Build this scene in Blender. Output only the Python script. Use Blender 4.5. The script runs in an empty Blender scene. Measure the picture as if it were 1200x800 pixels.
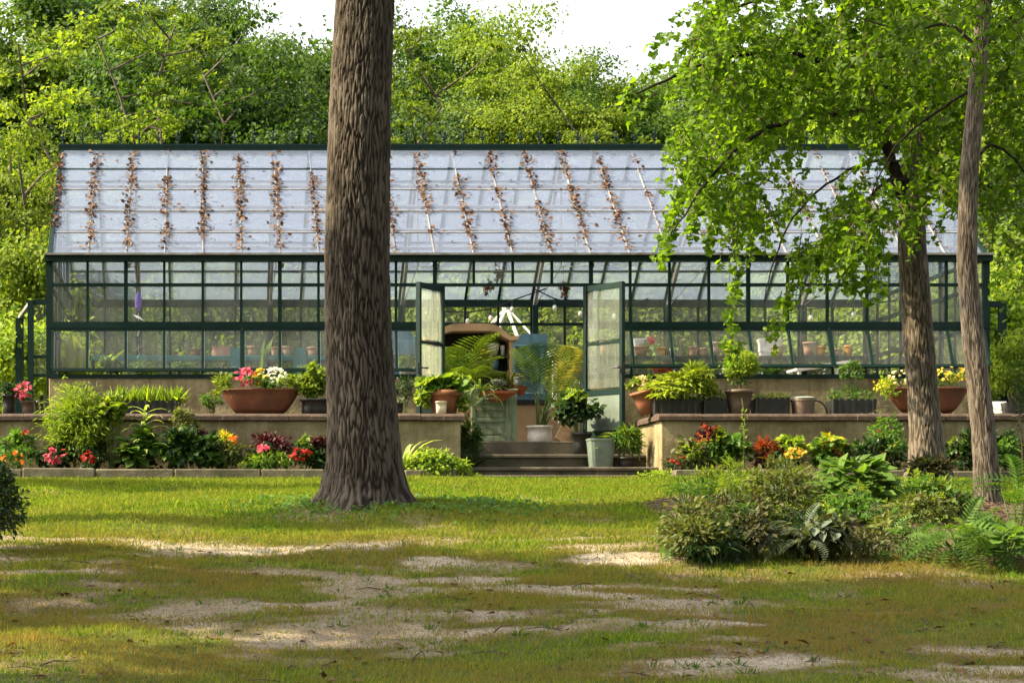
import bpy, math, random
import numpy as np
from mathutils import Vector, Matrix

SC = bpy.context.scene
COL = SC.collection
random.seed(11)
RNG = np.random.default_rng(11)
R = math.radians

# ------------------------------------------------------------------ camera, sky, sun, exposure
F, PX, HY, EYE, DC = 2400.0, 237.0, 635.0, 1.6, 30.0      # focal length (px of a 1200 px wide frame), principal point, eye height
CX = -(606.5 - PX) * DC / F
cam_d = bpy.data.cameras.new('camera')
cam_d.sensor_width = 36.0
cam_d.lens = F / 1200.0 * 36.0
cam_d.shift_x = (600.0 - PX) / 1200.0
cam_d.shift_y = (HY - 400.0) / 1200.0
cam_d.clip_start = 0.1
cam_d.clip_end = 3000.0
cam = bpy.data.objects.new('camera', cam_d)
COL.objects.link(cam)
cam.location = (CX, -DC, EYE)
cam.rotation_euler = (R(90), 0, 0)
SC.camera = cam

SUN = Vector((-0.71, -0.07, 0.66)).normalized()
world = bpy.data.worlds.new('World')
SC.world = world
world.use_nodes = True
wn = world.node_tree
bg = wn.nodes['Background']
sky = wn.nodes.new('ShaderNodeTexSky')
sky.sky_type = 'NISHITA'
sky.sun_disc = False
sky.sun_elevation = math.asin(SUN.z)
sky.sun_rotation = math.atan2(SUN.x, SUN.y)
sky.air_density = 1.0
sky.dust_density = 4.0
sky.ozone_density = 1.0
hz = wn.nodes.new('ShaderNodeHueSaturation')              # a hazy white summer sky rather than a deep blue one
hz.inputs['Saturation'].default_value = .38
wn.links.new(sky.outputs[0], hz.inputs['Color'])
wm = wn.nodes.new('ShaderNodeMix'); wm.data_type = 'RGBA'; wm.blend_type = 'MULTIPLY'; wm.inputs[0].default_value = 1
wn.links.new(hz.outputs[0], wm.inputs[6]); wm.inputs[7].default_value = (1.0, .95, .86, 1)   # warm haze
wn.links.new(wm.outputs[2], bg.inputs[0])
bg.inputs[1].default_value = 0.15
sl = bpy.data.lights.new('sun', 'SUN')
sl.energy = 4.6
sl.angle = R(0.5)
sl.color = (1.0, 0.81, 0.50)
sun = bpy.data.objects.new('sun', sl)
COL.objects.link(sun)
sun.location = (-20, 10, 30)
sun.rotation_euler = SUN.to_track_quat('Z', 'Y').to_euler()
SC.view_settings.view_transform = 'Standard'
SC.view_settings.look = 'None'
SC.view_settings.gamma = 1.0
SC.view_settings.use_curve_mapping = False
SC.view_settings.exposure = 1.76
SC.render.engine = 'CYCLES'
SC.cycles.use_denoising = True
SC.cycles.max_bounces = 8
SC.cycles.diffuse_bounces = 3
SC.cycles.glossy_bounces = 3
SC.cycles.transmission_bounces = 4
SC.cycles.transparent_max_bounces = 24
SC.cycles.caustics_reflective = False
SC.cycles.caustics_refractive = False

# ------------------------------------------------------------------ measuring: photograph pixel + distance -> point of the place
def P(px, py, Y):
    d = Y + DC
    return Vector((CX + (px - PX) * d / F, Y, EYE + (HY - py) * d / F))
def XP(px, Y): return CX + (px - PX) * (Y + DC) / F
def ZP(py, Y): return EYE + (HY - py) * (Y + DC) / F
def M(n, Y): return n * (Y + DC) / F

GD = [0, 8, 11, 14, 16, 20, 24, 27, 28.5, 29.2, 36, 60, 120, 700]
GZ = [0.0, .56, .86, 1.2, 1.44, 1.90, 2.24, 2.43, 2.47, 2.6, 2.85, 3.1, 3.6, 4.0]
def gz0(Y): return np.interp(np.asarray(Y) + DC, GD, GZ)

# ------------------------------------------------------------------ vectorised value noise
def _h(i, j, k):
    n = (i * 374761393 + j * 668265263 + k * 1274126177) & 0xFFFFFFFF
    n = ((n ^ (n >> 13)) * 1103515245) & 0xFFFFFFFF
    n = ((n ^ (n >> 16)) * 2654435761) & 0xFFFFFFFF
    return ((n ^ (n >> 15)) & 0xFFFFFF) / float(0xFFFFFF)
def vnoise(x, y, z=0.0):
    x, y, z = np.broadcast_arrays(np.asarray(x, float), np.asarray(y, float), np.asarray(z, float))
    xi, yi, zi = np.floor(x).astype(np.int64), np.floor(y).astype(np.int64), np.floor(z).astype(np.int64)
    fx, fy, fz = x - xi, y - yi, z - zi
    fx, fy, fz = [t * t * (3 - 2 * t) for t in (fx, fy, fz)]
    r = 0
    for a in (0, 1):
        for b in (0, 1):
            for c in (0, 1):
                w = (fx if a else 1 - fx) * (fy if b else 1 - fy) * (fz if c else 1 - fz)
                r = r + w * _h(xi + a, yi + b, zi + c)
    return r
def fbm(x, y, z=0.0, o=4):
    s, a, t = 0, 1.0, 0
    for i in range(o):
        f = 2.0 ** i
        s = s + a * vnoise(x * f + 17.3 * i, y * f - 9.1 * i, np.asarray(z) * f)
        t += a
        a *= .5
    return s / t
def gz(X, Y):
    X = np.asarray(X, float); Y = np.asarray(Y, float)
    z = gz0(Y)
    lawn = np.clip((-2.9 - Y) / 1.5, 0, 1)
    z = z + lawn * ((fbm(X * .55, Y * .55, 3.0, 3) - .5) * .16 + (fbm(X * 3, Y * 3, 8.0, 2) - .5) * .035)
    tx, ty = XP(428, -10), -10.0                         # the big trunk stands on a low mound
    z = z + .10 * np.exp(-((X - tx) ** 2 + (Y - ty) ** 2) / 1.1)
    return z
def GP(px, py):
    """the lawn point seen at a pixel"""
    ys = np.linspace(-21, -2.9, 600)
    zs = gz0(ys)
    yy = HY - (zs - EYE) * F / (ys + DC)
    k = int(np.argmin(np.abs(yy - py)))
    Y = float(ys[k])
    X = XP(px, Y)
    return Vector((X, Y, float(gz(X, Y))))

# ------------------------------------------------------------------ meshes
class MB:
    def __init__(s):
        s.ch = []; s.v = []; s.f = []; s.nv = 0
    def _flush(s):
        if s.v:
            lt = np.array([len(q) for q in s.f], np.int32)
            lp = np.array([i for q in s.f for i in q], np.int32)
            s.ch.append((np.array(s.v, np.float64), lp, lt)); s.v = []; s.f = []
    def add(s, vs, fs):
        b = len(s.v)
        s.v += [tuple(p) for p in vs]
        s.f += [tuple(b + i for i in q) for q in fs]
        return s
    def np(s, V, lp, lt):
        s._flush(); s.ch.append((np.asarray(V, float), np.asarray(lp, np.int32), np.asarray(lt, np.int32))); return s
    def box(s, x0, y0, z0, x1, y1, z1):
        return s.add([(x0,y0,z0),(x1,y0,z0),(x1,y1,z0),(x0,y1,z0),(x0,y0,z1),(x1,y0,z1),(x1,y1,z1),(x0,y1,z1)],
                     [(0,3,2,1),(4,5,6,7),(0,1,5,4),(1,2,6,5),(2,3,7,6),(3,0,4,7)])
    def bevbox(s, x0, y0, z0, x1, y1, z1, b=.015, jit=0.0):
        vs = []; cx, cy, cz = (x0+x1)/2, (y0+y1)/2, (z0+z1)/2
        j = lambda: random.uniform(-jit, jit)
        rings = [(z0, b), (z0 + b, 0), (z1 - b, 0), (z1, b)]
        for z, i in rings:
            o = .0 if i else 0
            X0, X1, Y0, Y1 = x0 + i, x1 - i, y0 + i, y1 - i
            for p in ((X0+b,Y0),(X1-b,Y0),(X1,Y0+b),(X1,Y1-b),(X1-b,Y1),(X0+b,Y1),(X0,Y1-b),(X0,Y0+b)):
                vs.append((p[0]+j(), p[1]+j(), z+j()))
        fs = [tuple(range(7, -1, -1)), tuple(range(24, 32))]
        for r in range(3):
            for i in range(8):
                a, c = r*8+i, r*8+(i+1) % 8
                fs.append((a, c, c+8, a+8))
        return s.add(vs, fs)
    def beam(s, p, q, w, h, up=(0,0,1)):
        p, q = Vector(p), Vector(q); d = (q-p).normalized(); u = Vector(up)
        a = d.cross(u)
        if a.length < 1e-4: a = d.cross(Vector((0,1,0)))
        a.normalize(); c = a.cross(d).normalized()
        a *= w/2; c *= h/2
        vs = [p-a-c, p+a-c, p+a+c, p-a+c, q-a-c, q+a-c, q+a+c, q-a+c]
        return s.add(vs, [(0,1,2,3),(7,6,5,4),(0,4,5,1),(1,5,6,2),(2,6,7,3),(3,7,4,0)])
    def tube(s, pts, rad, n=6, cap=True):
        pts = [Vector(p) for p in pts]
        if not hasattr(rad, '__len__'): rad = [rad]*len(pts)
        vs = []; fs = []; prev = None
        for i, p in enumerate(pts):
            d = (pts[min(i+1, len(pts)-1)] - pts[max(i-1, 0)])
            if d.length < 1e-9: d = Vector((0,0,1))
            d.normalize()
            a = prev - d*prev.dot(d) if prev is not None else d.orthogonal()
            if a.length < 1e-6: a = d.orthogonal()
            a.normalize(); prev = a; b = d.cross(a)
            for k in range(n):
                t = 2*math.pi*k/n
                vs.append(p + (a*math.cos(t) + b*math.sin(t))*rad[i])
        for i in range(len(pts)-1):
            for k in range(n):
                fs.append((i*n+k, i*n+(k+1) % n, (i+1)*n+(k+1) % n, (i+1)*n+k))
        if cap:
            fs.append(tuple(range(n-1, -1, -1))); e = (len(pts)-1)*n; fs.append(tuple(e+k for k in range(n)))
        return s.add(vs, fs)
    def lathe(s, prof, c=(0,0,0), n=20, sx=1, sy=1, p=2.0):
        """prof: (r, z) rows; p above 2 squares the section off"""
        vs = []; fs = []
        for r, z in prof:
            for k in range(n):
                t = 2*math.pi*k/n; ct, st = math.cos(t), math.sin(t)
                if p != 2.0:
                    m = (abs(ct)**p + abs(st)**p) ** (-1/p); ct *= m; st *= m
                vs.append((c[0]+ct*r*sx, c[1]+st*r*sy, c[2]+z))
        for i in range(len(prof)-1):
            for k in range(n):
                fs.append((i*n+k, i*n+(k+1) % n, (i+1)*n+(k+1) % n, (i+1)*n+k))
        fs.append(tuple(range(n-1, -1, -1))); e = (len(prof)-1)*n; fs.append(tuple(e+k for k in range(n)))
        return s.add(vs, fs)
    def mesh(s, name, mat, smooth=False):
        s._flush()
        me = bpy.data.meshes.new(name)
        off = 0; V = []; L = []; T = []
        for v, lp, lt in s.ch:
            V.append(v); L.append(lp + off); T.append(lt); off += len(v)
        V = np.concatenate(V); L = np.concatenate(L).astype(np.int32); T = np.concatenate(T)
        me.vertices.add(len(V)); me.vertices.foreach_set('co', V.astype(np.float32).ravel())
        me.loops.add(len(L)); me.loops.foreach_set('vertex_index', L)
        st = np.zeros(len(T), np.int32); st[1:] = np.cumsum(T)[:-1]
        me.polygons.add(len(T)); me.polygons.foreach_set('loop_start', st)
        me.update(calc_edges=True)
        me.polygons.foreach_set('use_smooth', np.full(len(T), bool(smooth)))
        me.materials.append(mat)
        return me
    def build(s, name, mat, parent=None, smooth=False, world=True, label=None, kind=None):
        return link(name, s.mesh(name, mat, smooth), parent, world, label, kind)

def link(name, me, parent=None, world=True, label=None, kind=None):
    """world: the mesh is in world coordinates and the (unrotated, unscaled) parents stand at known places"""
    o = bpy.data.objects.new(name, me)
    COL.objects.link(o)
    if parent is not None:
        o.parent = parent
        if world:
            q, t = parent, Vector((0,0,0))
            while q is not None: t += Vector(q.location); q = q.parent
            o.location = -t
    if label: o['label'] = label
    if kind: o['kind'] = kind
    return o
def tag(o, label=None, cat=None, group=None, kind=None):
    if label: o['label'] = label
    if cat: o['category'] = cat
    if group: o['group'] = group
    if kind: o['kind'] = kind
    return o
def thing(name, label, cat, loc=(0,0,0), group=None):
    o = bpy.data.objects.new(name, None)
    o.empty_display_size = .1
    COL.objects.link(o)
    o.location = loc
    return tag(o, label, cat, group)
def copy_tree(o, parent=None):
    c = o.copy(); COL.objects.link(c)
    if parent is not None: c.parent = parent
    for ch in list(o.children): copy_tree(ch, c)
    return c

# ------------------------------------------------------------------ materials
def nt(name):
    m = bpy.data.materials.new(name); m.use_nodes = True
    t = m.node_tree; t.nodes.clear()
    o = t.nodes.new('ShaderNodeOutputMaterial')
    return m, t, o
def N(t, ty, **kw):
    n = t.nodes.new(ty)
    for k, v in kw.items():
        if k.startswith('i_'): n.inputs[int(k[2:]) if k[2:].isdigit() else k[2:].replace('_', ' ')].default_value = v
        else: setattr(n, k, v)
    return n
def ramp(t, src, stops):
    r = N(t, 'ShaderNodeValToRGB')
    e = r.color_ramp.elements
    while len(e) < len(stops): e.new(.5)
    for k, (p, c) in enumerate(stops):
        e[k].position = p; e[k].color = (*c, 1) if len(c) == 3 else c
    t.links.new(src, r.inputs[0])
    return r.outputs[0]
def mapping(t, scale=(1,1,1), obj=False):
    tc = N(t, 'ShaderNodeTexCoord')
    mp = N(t, 'ShaderNodeMapping'); mp.inputs['Scale'].default_value = scale
    t.links.new(tc.outputs['Object'], mp.inputs[0])
    return mp.outputs[0]
def noise(t, vec, scale, detail=4, rough=.55):
    n = N(t, 'ShaderNodeTexNoise'); n.inputs['Scale'].default_value = scale
    n.inputs['Detail'].default_value = detail; n.inputs['Roughness'].default_value = rough
    t.links.new(vec, n.inputs['Vector'])
    return n.outputs['Fac']
def surf(name, c1, c2, scale=6, rough=.7, c3=None, scale2=1.2, bump=.3, bscale=40, stretch=(1,1,1), spec=.3, metal=0, lo=.35, hi=.68):
    """two- or three-toned surface with grain and relief"""
    m, t, o = nt(name)
    v = mapping(t, stretch)
    n1 = noise(t, v, scale, 6, .6)
    col = ramp(t, n1, [(lo, c1), (hi, c2)])
    if c3:
        n2 = noise(t, v, scale2, 5, .65)
        f = ramp(t, n2, [(.45, (0,0,0)), (.7, (1,1,1))])
        mx = N(t, 'ShaderNodeMix', data_type='RGBA')
        t.links.new(f, mx.inputs[0]); t.links.new(col, mx.inputs[6]); mx.inputs[7].default_value = (*c3, 1)
        col = mx.outputs[2]
    b = N(t, 'ShaderNodeBsdfPrincipled')
    b.inputs['Roughness'].default_value = rough; b.inputs['Metallic'].default_value = metal
    b.inputs['Specular IOR Level'].default_value = spec
    t.links.new(col, b.inputs['Base Color'])
    if bump:
        n3 = noise(t, v, bscale, 5, .6)
        bp = N(t, 'ShaderNodeBump'); bp.inputs['Strength'].default_value = bump; bp.inputs['Distance'].default_value = .02
        t.links.new(n3, bp.inputs['Height']); t.links.new(bp.outputs[0], b.inputs['Normal'])
    t.links.new(b.outputs[0], o.inputs[0])
    return m
def leafmat(name, stops, tr=.42, rough=.55, var=.25, tcol=(1.25, 1.2, .45), world_var=False):
    m, t, o = nt(name)
    g = N(t, 'ShaderNodeNewGeometry')
    k = len(stops)
    col = ramp(t, g.outputs['Random Per Island'], [((i+.5)/k if k > 1 else 0, c) for i, c in enumerate(stops)])
    oi = N(t, 'ShaderNodeObjectInfo')
    mr = N(t, 'ShaderNodeMapRange'); mr.inputs[3].default_value = 1-var; mr.inputs[4].default_value = 1+var
    t.links.new(oi.outputs['Random'], mr.inputs[0])
    hs = N(t, 'ShaderNodeHueSaturation')
    t.links.new(mr.outputs[0], hs.inputs['Value']); t.links.new(col, hs.inputs['Color'])
    b = N(t, 'ShaderNodeBsdfPrincipled'); b.inputs['Roughness'].default_value = rough
    b.inputs['Specular IOR Level'].default_value = .2
    t.links.new(hs.outputs[0], b.inputs['Base Color'])
    ml = N(t, 'ShaderNodeMix', data_type='RGBA', blend_type='MULTIPLY'); ml.inputs[0].default_value = 1
    t.links.new(hs.outputs[0], ml.inputs[6]); ml.inputs[7].default_value = (*tcol, 1)
    g2 = N(t, 'ShaderNodeVectorMath', operation='SCALE'); g2.inputs['Scale'].default_value = 1.5
    t.links.new(ml.outputs[2], g2.inputs[0])
    tl = N(t, 'ShaderNodeBsdfTranslucent'); t.links.new(g2.outputs[0], tl.inputs[0])
    mx = N(t, 'ShaderNodeMixShader'); mx.inputs[0].default_value = tr
    t.links.new(b.outputs[0], mx.inputs[1]); t.links.new(tl.outputs[0], mx.inputs[2])
    t.links.new(mx.outputs[0], o.inputs[0])
    return m
def glassmat(name, dirt_lo, dirt_hi, dcol, tint, scale=(3, 3, .6), rough=.06, dtrans=.6, trow=None):
    m, t, o = nt(name)
    v = mapping(t, scale)
    n = noise(t, v, 2.2, 6, .65)
    mr = N(t, 'ShaderNodeMapRange'); mr.inputs[1].default_value = .3; mr.inputs[2].default_value = .72
    mr.inputs[3].default_value = dirt_lo; mr.inputs[4].default_value = dirt_hi
    t.links.new(n, mr.inputs[0])
    oi = N(t, 'ShaderNodeObjectInfo')                      # panes differ a little in how dirty they are
    ad = N(t, 'ShaderNodeMath', operation='MULTIPLY_ADD'); ad.inputs[1].default_value = .06; 
    t.links.new(oi.outputs['Random'], ad.inputs[0]); t.links.new(mr.outputs[0], ad.inputs[2])
    tp = N(t, 'ShaderNodeBsdfTransparent'); tp.inputs[0].default_value = (*tint, 1)
    df = N(t, 'ShaderNodeBsdfDiffuse'); df.inputs[0].default_value = (*dcol, 1)
    tl = N(t, 'ShaderNodeBsdfTranslucent'); tl.inputs[0].default_value = (*dcol, 1)
    md = N(t, 'ShaderNodeMixShader'); md.inputs[0].default_value = dtrans
    t.links.new(df.outputs[0], md.inputs[1]); t.links.new(tl.outputs[0], md.inputs[2])
    m1 = N(t, 'ShaderNodeMixShader'); t.links.new(ad.outputs[0], m1.inputs[0])
    t.links.new(tp.outputs[0], m1.inputs[1]); t.links.new(md.outputs[0], m1.inputs[2])
    gl = N(t, 'ShaderNodeBsdfGlossy'); gl.inputs['Roughness'].default_value = rough
    fr = N(t, 'ShaderNodeFresnel'); fr.inputs[0].default_value = 1.5
    m2 = N(t, 'ShaderNodeMixShader'); t.links.new(fr.outputs[0], m2.inputs[0])
    t.links.new(m1.outputs[0], m2.inputs[1]); t.links.new(gl.outputs[0], m2.inputs[2])
    geo = N(t, 'ShaderNodeNewGeometry')                    # a thin pane acts once: its inner face only lets the light out
    clear = N(t, 'ShaderNodeBsdfTransparent')
    m3 = N(t, 'ShaderNodeMixShader'); t.links.new(geo.outputs['Backfacing'], m3.inputs[0])
    t.links.new(m2.outputs[0], m3.inputs[1]); t.links.new(clear.outputs[0], m3.inputs[2])
    t.links.new(m3.outputs[0], o.inputs[0])
    return m

MT = {}
MT['green_paint'] = surf('green_paint', (.002,.013,.011), (.004,.021,.018), 9, .5, bump=.05, spec=.18)
MT['alu'] = surf('aluminium', (.45,.48,.5), (.6,.62,.64), 12, .35, metal=.6, bump=.05)
MT['pale_bar'] = surf('pale_bar', (.16,.17,.19), (.26,.27,.29), 8, .5, c3=(.12,.09,.07), scale2=3, bump=.1)
MT['glass'] = glassmat('dirty_glass', .0, .15, (.78,.78,.7), (.96,.98,.96), scale=(7, 7, .7))
MT['back_glass'] = glassmat('back_glass', .0, .20, (.8,.8,.68), (.93,.96,.92))
MT['door_glass'] = glassmat('door_glass', .20, .42, (.58,.66,.54), (.88,.95,.9), scale=(9, 9, .7), dtrans=.7)
MT['roof_glass'] = glassmat('whitewashed_glass', .36, .50, (.33,.41,.62), (.9,.93,1.0), scale=(.7, .7, 3.5), rough=.10, dtrans=.55)
def wallmat():
    m, t, o = nt('stained_stucco')
    v = mapping(t)
    col = ramp(t, noise(t, v, 2.6, 7, .65), [(.3, (.15,.125,.068)), (.5, (.245,.205,.122)), (.7, (.34,.295,.19))])
    st = ramp(t, noise(t, mapping(t, (9, 9, .8)), 1.0, 5, .6), [(.36, (.58,.54,.46)), (.56, (1.0,1.0,1.0)), (.75, (1.15,1.1,1.0))])
    mo = ramp(t, noise(t, mapping(t, (1, 1, 1.6)), 1.1, 5, .7), [(.46, (0,0,0)), (.68, (.6,.6,.6))])
    m1 = N(t, 'ShaderNodeMix', data_type='RGBA', blend_type='MULTIPLY'); m1.inputs[0].default_value = .7
    t.links.new(col, m1.inputs[6]); t.links.new(st, m1.inputs[7])
    m2 = N(t, 'ShaderNodeMix', data_type='RGBA'); t.links.new(mo, m2.inputs[0]); t.links.new(m1.outputs[2], m2.inputs[6]); m2.inputs[7].default_value = (.085,.075,.04,1)
    b = N(t, 'ShaderNodeBsdfPrincipled'); b.inputs['Roughness'].default_value = .95; b.inputs['Specular IOR Level'].default_value = .15
    t.links.new(m2.outputs[2], b.inputs['Base Color'])
    bp = N(t, 'ShaderNodeBump'); bp.inputs['Strength'].default_value = .6; bp.inputs['Distance'].default_value = .03
    t.links.new(noise(t, v, 22, 7, .65), bp.inputs['Height']); t.links.new(bp.outputs[0], b.inputs['Normal'])
    t.links.new(b.outputs[0], o.inputs[0])
    return m
MT['stucco'] = wallmat()
MT['coping'] = surf('coping_brick', (.07,.046,.036), (.125,.088,.068), 5, .75, c3=(.03,.022,.018), scale2=3, bump=.4, bscale=50)
MT['stone'] = surf('kerb_stone', (.085,.075,.05), (.17,.155,.115), 6, .9, c3=(.045,.05,.022), scale2=2, bump=.6, bscale=45)
MT['step'] = surf('step_stone', (.06,.052,.04), (.15,.13,.10), 5, .85, c3=(.025,.025,.015), scale2=2.5, bump=.5, bscale=40)
MT['soil'] = surf('soil', (.03,.022,.014), (.065,.047,.03), 14, .95, bump=.8, bscale=50)
MT['mulch'] = surf('mulch', (.05,.03,.02), (.14,.095,.065), 20, .95, c3=(.03,.02,.014), scale2=3, bump=.8, bscale=60)
MT['terracotta'] = surf('terracotta', (.20,.075,.04), (.29,.12,.065), 6, .8, c3=(.15,.07,.04), scale2=4, bump=.15)
MT['old_terracotta'] = surf('old_terracotta', (.38,.2,.13), (.5,.3,.21), 6, .85, c3=(.5,.42,.36), scale2=4, bump=.15)
MT['orange_pot'] = surf('orange_glaze', (.65,.3,.04), (.75,.38,.06), 6, .4, bump=.05)
MT['rust'] = surf('rusty_brown', (.10,.035,.018), (.17,.058,.028), 4, .6, c3=(.07,.028,.016), scale2=2.5, bump=.15)
MT['black_plastic'] = surf('black_plastic', (.010,.011,.012), (.022,.023,.025), 8, .45, bump=.05, spec=.4)
MT['brown_pot'] = surf('brown_pot', (.09,.065,.05), (.14,.10,.08), 6, .55, bump=.1)
MT['grey_pot'] = surf('grey_pot', (.22,.25,.24), (.30,.33,.31), 5, .5, bump=.05)
MT['sage_plastic'] = surf('sage_plastic', (.10,.135,.115), (.14,.18,.155), 4, .6, c3=(.07,.095,.08), scale2=3, bump=.05)
MT['white_pot'] = surf('white_ceramic', (.68,.66,.62), (.8,.78,.74), 5, .4, c3=(.5,.46,.4), scale2=6, bump=.05)
MT['pink_white'] = surf('chipped_white_paint', (.70,.64,.6), (.82,.76,.72), 7, .55, c3=(.58,.46,.4), scale2=9, bump=.1)
MT['cream'] = surf('cream_ceramic', (.6,.55,.42), (.72,.66,.52), 5, .5, bump=.05)
MT['peach'] = surf('peach_paint', (.46,.30,.17), (.55,.37,.22), 3, .7, c3=(.36,.22,.12), scale2=3, bump=.1)
MT['sage_wood'] = surf('sage_painted_wood', (.22,.28,.19), (.33,.38,.27), 9, .75, c3=(.14,.15,.09), scale2=5, bump=.3, stretch=(3,3,.5))
MT['blue_wood'] = surf('blue_painted_wood', (.09,.19,.25), (.13,.25,.31), 8, .7, c3=(.06,.13,.17), scale2=4, bump=.15, stretch=(3,3,.5))
MT['wood'] = surf('brown_wood', (.16,.10,.06), (.27,.18,.11), 8, .75, bump=.3, stretch=(1,1,6))
MT['grey_wood'] = surf('weathered_wood', (.13,.12,.1), (.24,.22,.19), 8, .8, bump=.3, stretch=(.6,4,4))
MT['dark_interior'] = surf('dark_stain', (.012,.01,.008), (.025,.02,.016), 6, .7, bump=.1)
MT['teal'] = surf('teal_metal', (.02,.12,.13), (.03,.17,.18), 6, .4, bump=.03)
MT['purple'] = surf('purple_enamel', (.12,.05,.4), (.2,.1,.55), 5, .35, bump=0)
MT['white_metal'] = surf('white_metal', (.72,.72,.7), (.82,.82,.8), 5, .5, bump=.05)
MT['red_tray'] = surf('red_clay', (.30,.075,.03), (.40,.115,.05), 6, .6, bump=.15)
MT['dark_metal'] = surf('dark_metal', (.03,.03,.035), (.06,.06,.07), 8, .4, metal=.5, bump=.05)
MT['cord'] = surf('black_cord', (.012,.012,.012), (.02,.02,.02), 8, .6, bump=0)
MT['stem'] = surf('green_stem', (.05,.085,.02), (.10,.13,.04), 10, .7, bump=.1)
MT['twig'] = surf('twig_bark', (.045,.032,.02), (.09,.065,.04), 10, .85, bump=.3)
MT['floor'] = surf('gravel_floor', (.38,.36,.31), (.52,.49,.44), 30, .95, bump=.5)
MT['dead_leaf'] = leafmat('dead_leaf', [(.045,.022,.012), (.08,.038,.02), (.13,.075,.04), (.06,.03,.018)], tr=.15, var=0, tcol=(1.2,.8,.5))

def barkmat(name, dark, mid, light, moss=None):
    m, t, o = nt(name)
    v = mapping(t, (1, 1, .18))
    n1 = noise(t, v, 16, 8, .7)
    at = N(t, 'ShaderNodeAttribute', attribute_name='ridge')
    ad = N(t, 'ShaderNodeMath', operation='MULTIPLY_ADD'); ad.inputs[1].default_value = .45
    t.links.new(n1, ad.inputs[0]); 
    sc = N(t, 'ShaderNodeMath', operation='MULTIPLY'); sc.inputs[1].default_value = .6
    t.links.new(at.outputs['Fac'], sc.inputs[0]); t.links.new(sc.outputs[0], ad.inputs[2])
    col = ramp(t, ad.outputs[0], [(.22, dark), (.48, mid), (.72, light)])
    n2 = noise(t, mapping(t, (1,1,1)), 1.6, 4, .6)
    f = ramp(t, n2, [(.42, (.72,.7,.68)), (.62, (1.05,1.03,1.0))])
    ml = N(t, 'ShaderNodeMix', data_type='RGBA', blend_type='MULTIPLY'); ml.inputs[0].default_value = 1
    t.links.new(col, ml.inputs[6]); t.links.new(f, ml.inputs[7])
    b = N(t, 'ShaderNodeBsdfPrincipled'); b.inputs['Roughness'].default_value = .9; b.inputs['Specular IOR Level'].default_value = .15
    t.links.new(ml.outputs[2], b.inputs['Base Color'])
    n3 = noise(t, v, 45, 6, .7)
    bp = N(t, 'ShaderNodeBump'); bp.inputs['Strength'].default_value = .8; bp.inputs['Distance'].default_value = .015
    t.links.new(n3, bp.inputs['Height']); t.links.new(bp.outputs[0], b.inputs['Normal'])
    t.links.new(b.outputs[0], o.inputs[0])
    return m
MT['oak_bark'] = barkmat('furrowed_bark', (.005,.004,.0032), (.027,.022,.0175), (.085,.073,.061))
MT['ginkgo_bark'] = barkmat('grey_brown_bark', (.012,.009,.007), (.056,.047,.038), (.145,.126,.106))
MT['far_bark'] = surf('far_bark', (.05,.04,.03), (.12,.10,.08), 8, .9, bump=.3, stretch=(1,1,.2))

LM = {}
LM['wood_a'] = leafmat('leaf_mid_green', [(.030,.075,.012), (.05,.11,.018), (.075,.14,.022), (.04,.09,.016)], tr=.42)
LM['wood_b'] = leafmat('leaf_yellow_green', [(.06,.11,.015), (.10,.155,.02), (.13,.18,.025), (.08,.13,.018)], tr=.45)
LM['wood_c'] = leafmat('leaf_blue_green', [(.035,.075,.03), (.05,.095,.04), (.07,.115,.045), (.045,.085,.032)], tr=.38)
LM['ginkgo'] = leafmat('ginkgo_leaf', [(.055,.115,.008), (.085,.16,.010), (.12,.20,.014), (.065,.135,.008)], tr=.58, rough=.5, var=.08)
LM['lime'] = leafmat('lime_leaf', [(.11,.18,.018), (.16,.23,.025), (.20,.26,.03), (.09,.16,.018)], tr=.45)
LM['mid'] = leafmat('mid_leaf', [(.04,.10,.018), (.065,.14,.022), (.09,.165,.03), (.05,.11,.02)], tr=.4)
LM['dark'] = leafmat('dark_leaf', [(.014,.036,.012), (.022,.05,.016), (.035,.07,.02)], tr=.25, rough=.35)
LM['olive'] = leafmat('olive_leaf', [(.06,.09,.02), (.095,.125,.03), (.13,.155,.04), (.07,.095,.025), (.11,.11,.04)], tr=.3)
LM['bronze'] = leafmat('bronze_leaf', [(.05,.05,.025), (.075,.065,.03), (.065,.085,.03), (.045,.065,.025)], tr=.25)
LM['burgundy'] = leafmat('burgundy_leaf', [(.03,.010,.012), (.055,.014,.018), (.08,.02,.02), (.035,.02,.015)], tr=.25, tcol=(1.4,.5,.5))
LM['copper'] = leafmat('copper_leaf', [(.25,.04,.012), (.34,.08,.015), (.18,.03,.015), (.40,.13,.02)], tr=.35, tcol=(1.3,.7,.4))
LM['yellow'] = leafmat('yellow_leaf', [(.38,.34,.02), (.46,.38,.03), (.30,.30,.025)], tr=.4)
LM['stripe'] = leafmat('pale_strap_leaf', [(.32,.40,.16), (.20,.30,.06), (.42,.47,.22)], tr=.4)
LM['grey'] = leafmat('silver_leaf', [(.12,.16,.12), (.18,.22,.17), (.08,.115,.075)], tr=.3)
LM['f_pink'] = leafmat('pink_petal', [(.50,.07,.13), (.58,.14,.21), (.42,.04,.08)], tr=.3, tcol=(1.1,.7,.7), var=.08)
LM['f_red'] = leafmat('red_petal', [(.28,.018,.014), (.36,.035,.022), (.22,.012,.014)], tr=.3, tcol=(1.1,.6,.5), var=.08)
LM['f_yellow'] = leafmat('yellow_petal', [(.62,.44,.05), (.68,.5,.09), (.55,.36,.03)], tr=.3, tcol=(1,.95,.5), var=.05)
LM['f_white'] = leafmat('white_petal', [(.75,.74,.66), (.8,.8,.74), (.66,.68,.52)], tr=.3, tcol=(1,1,.9), var=.05)
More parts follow.
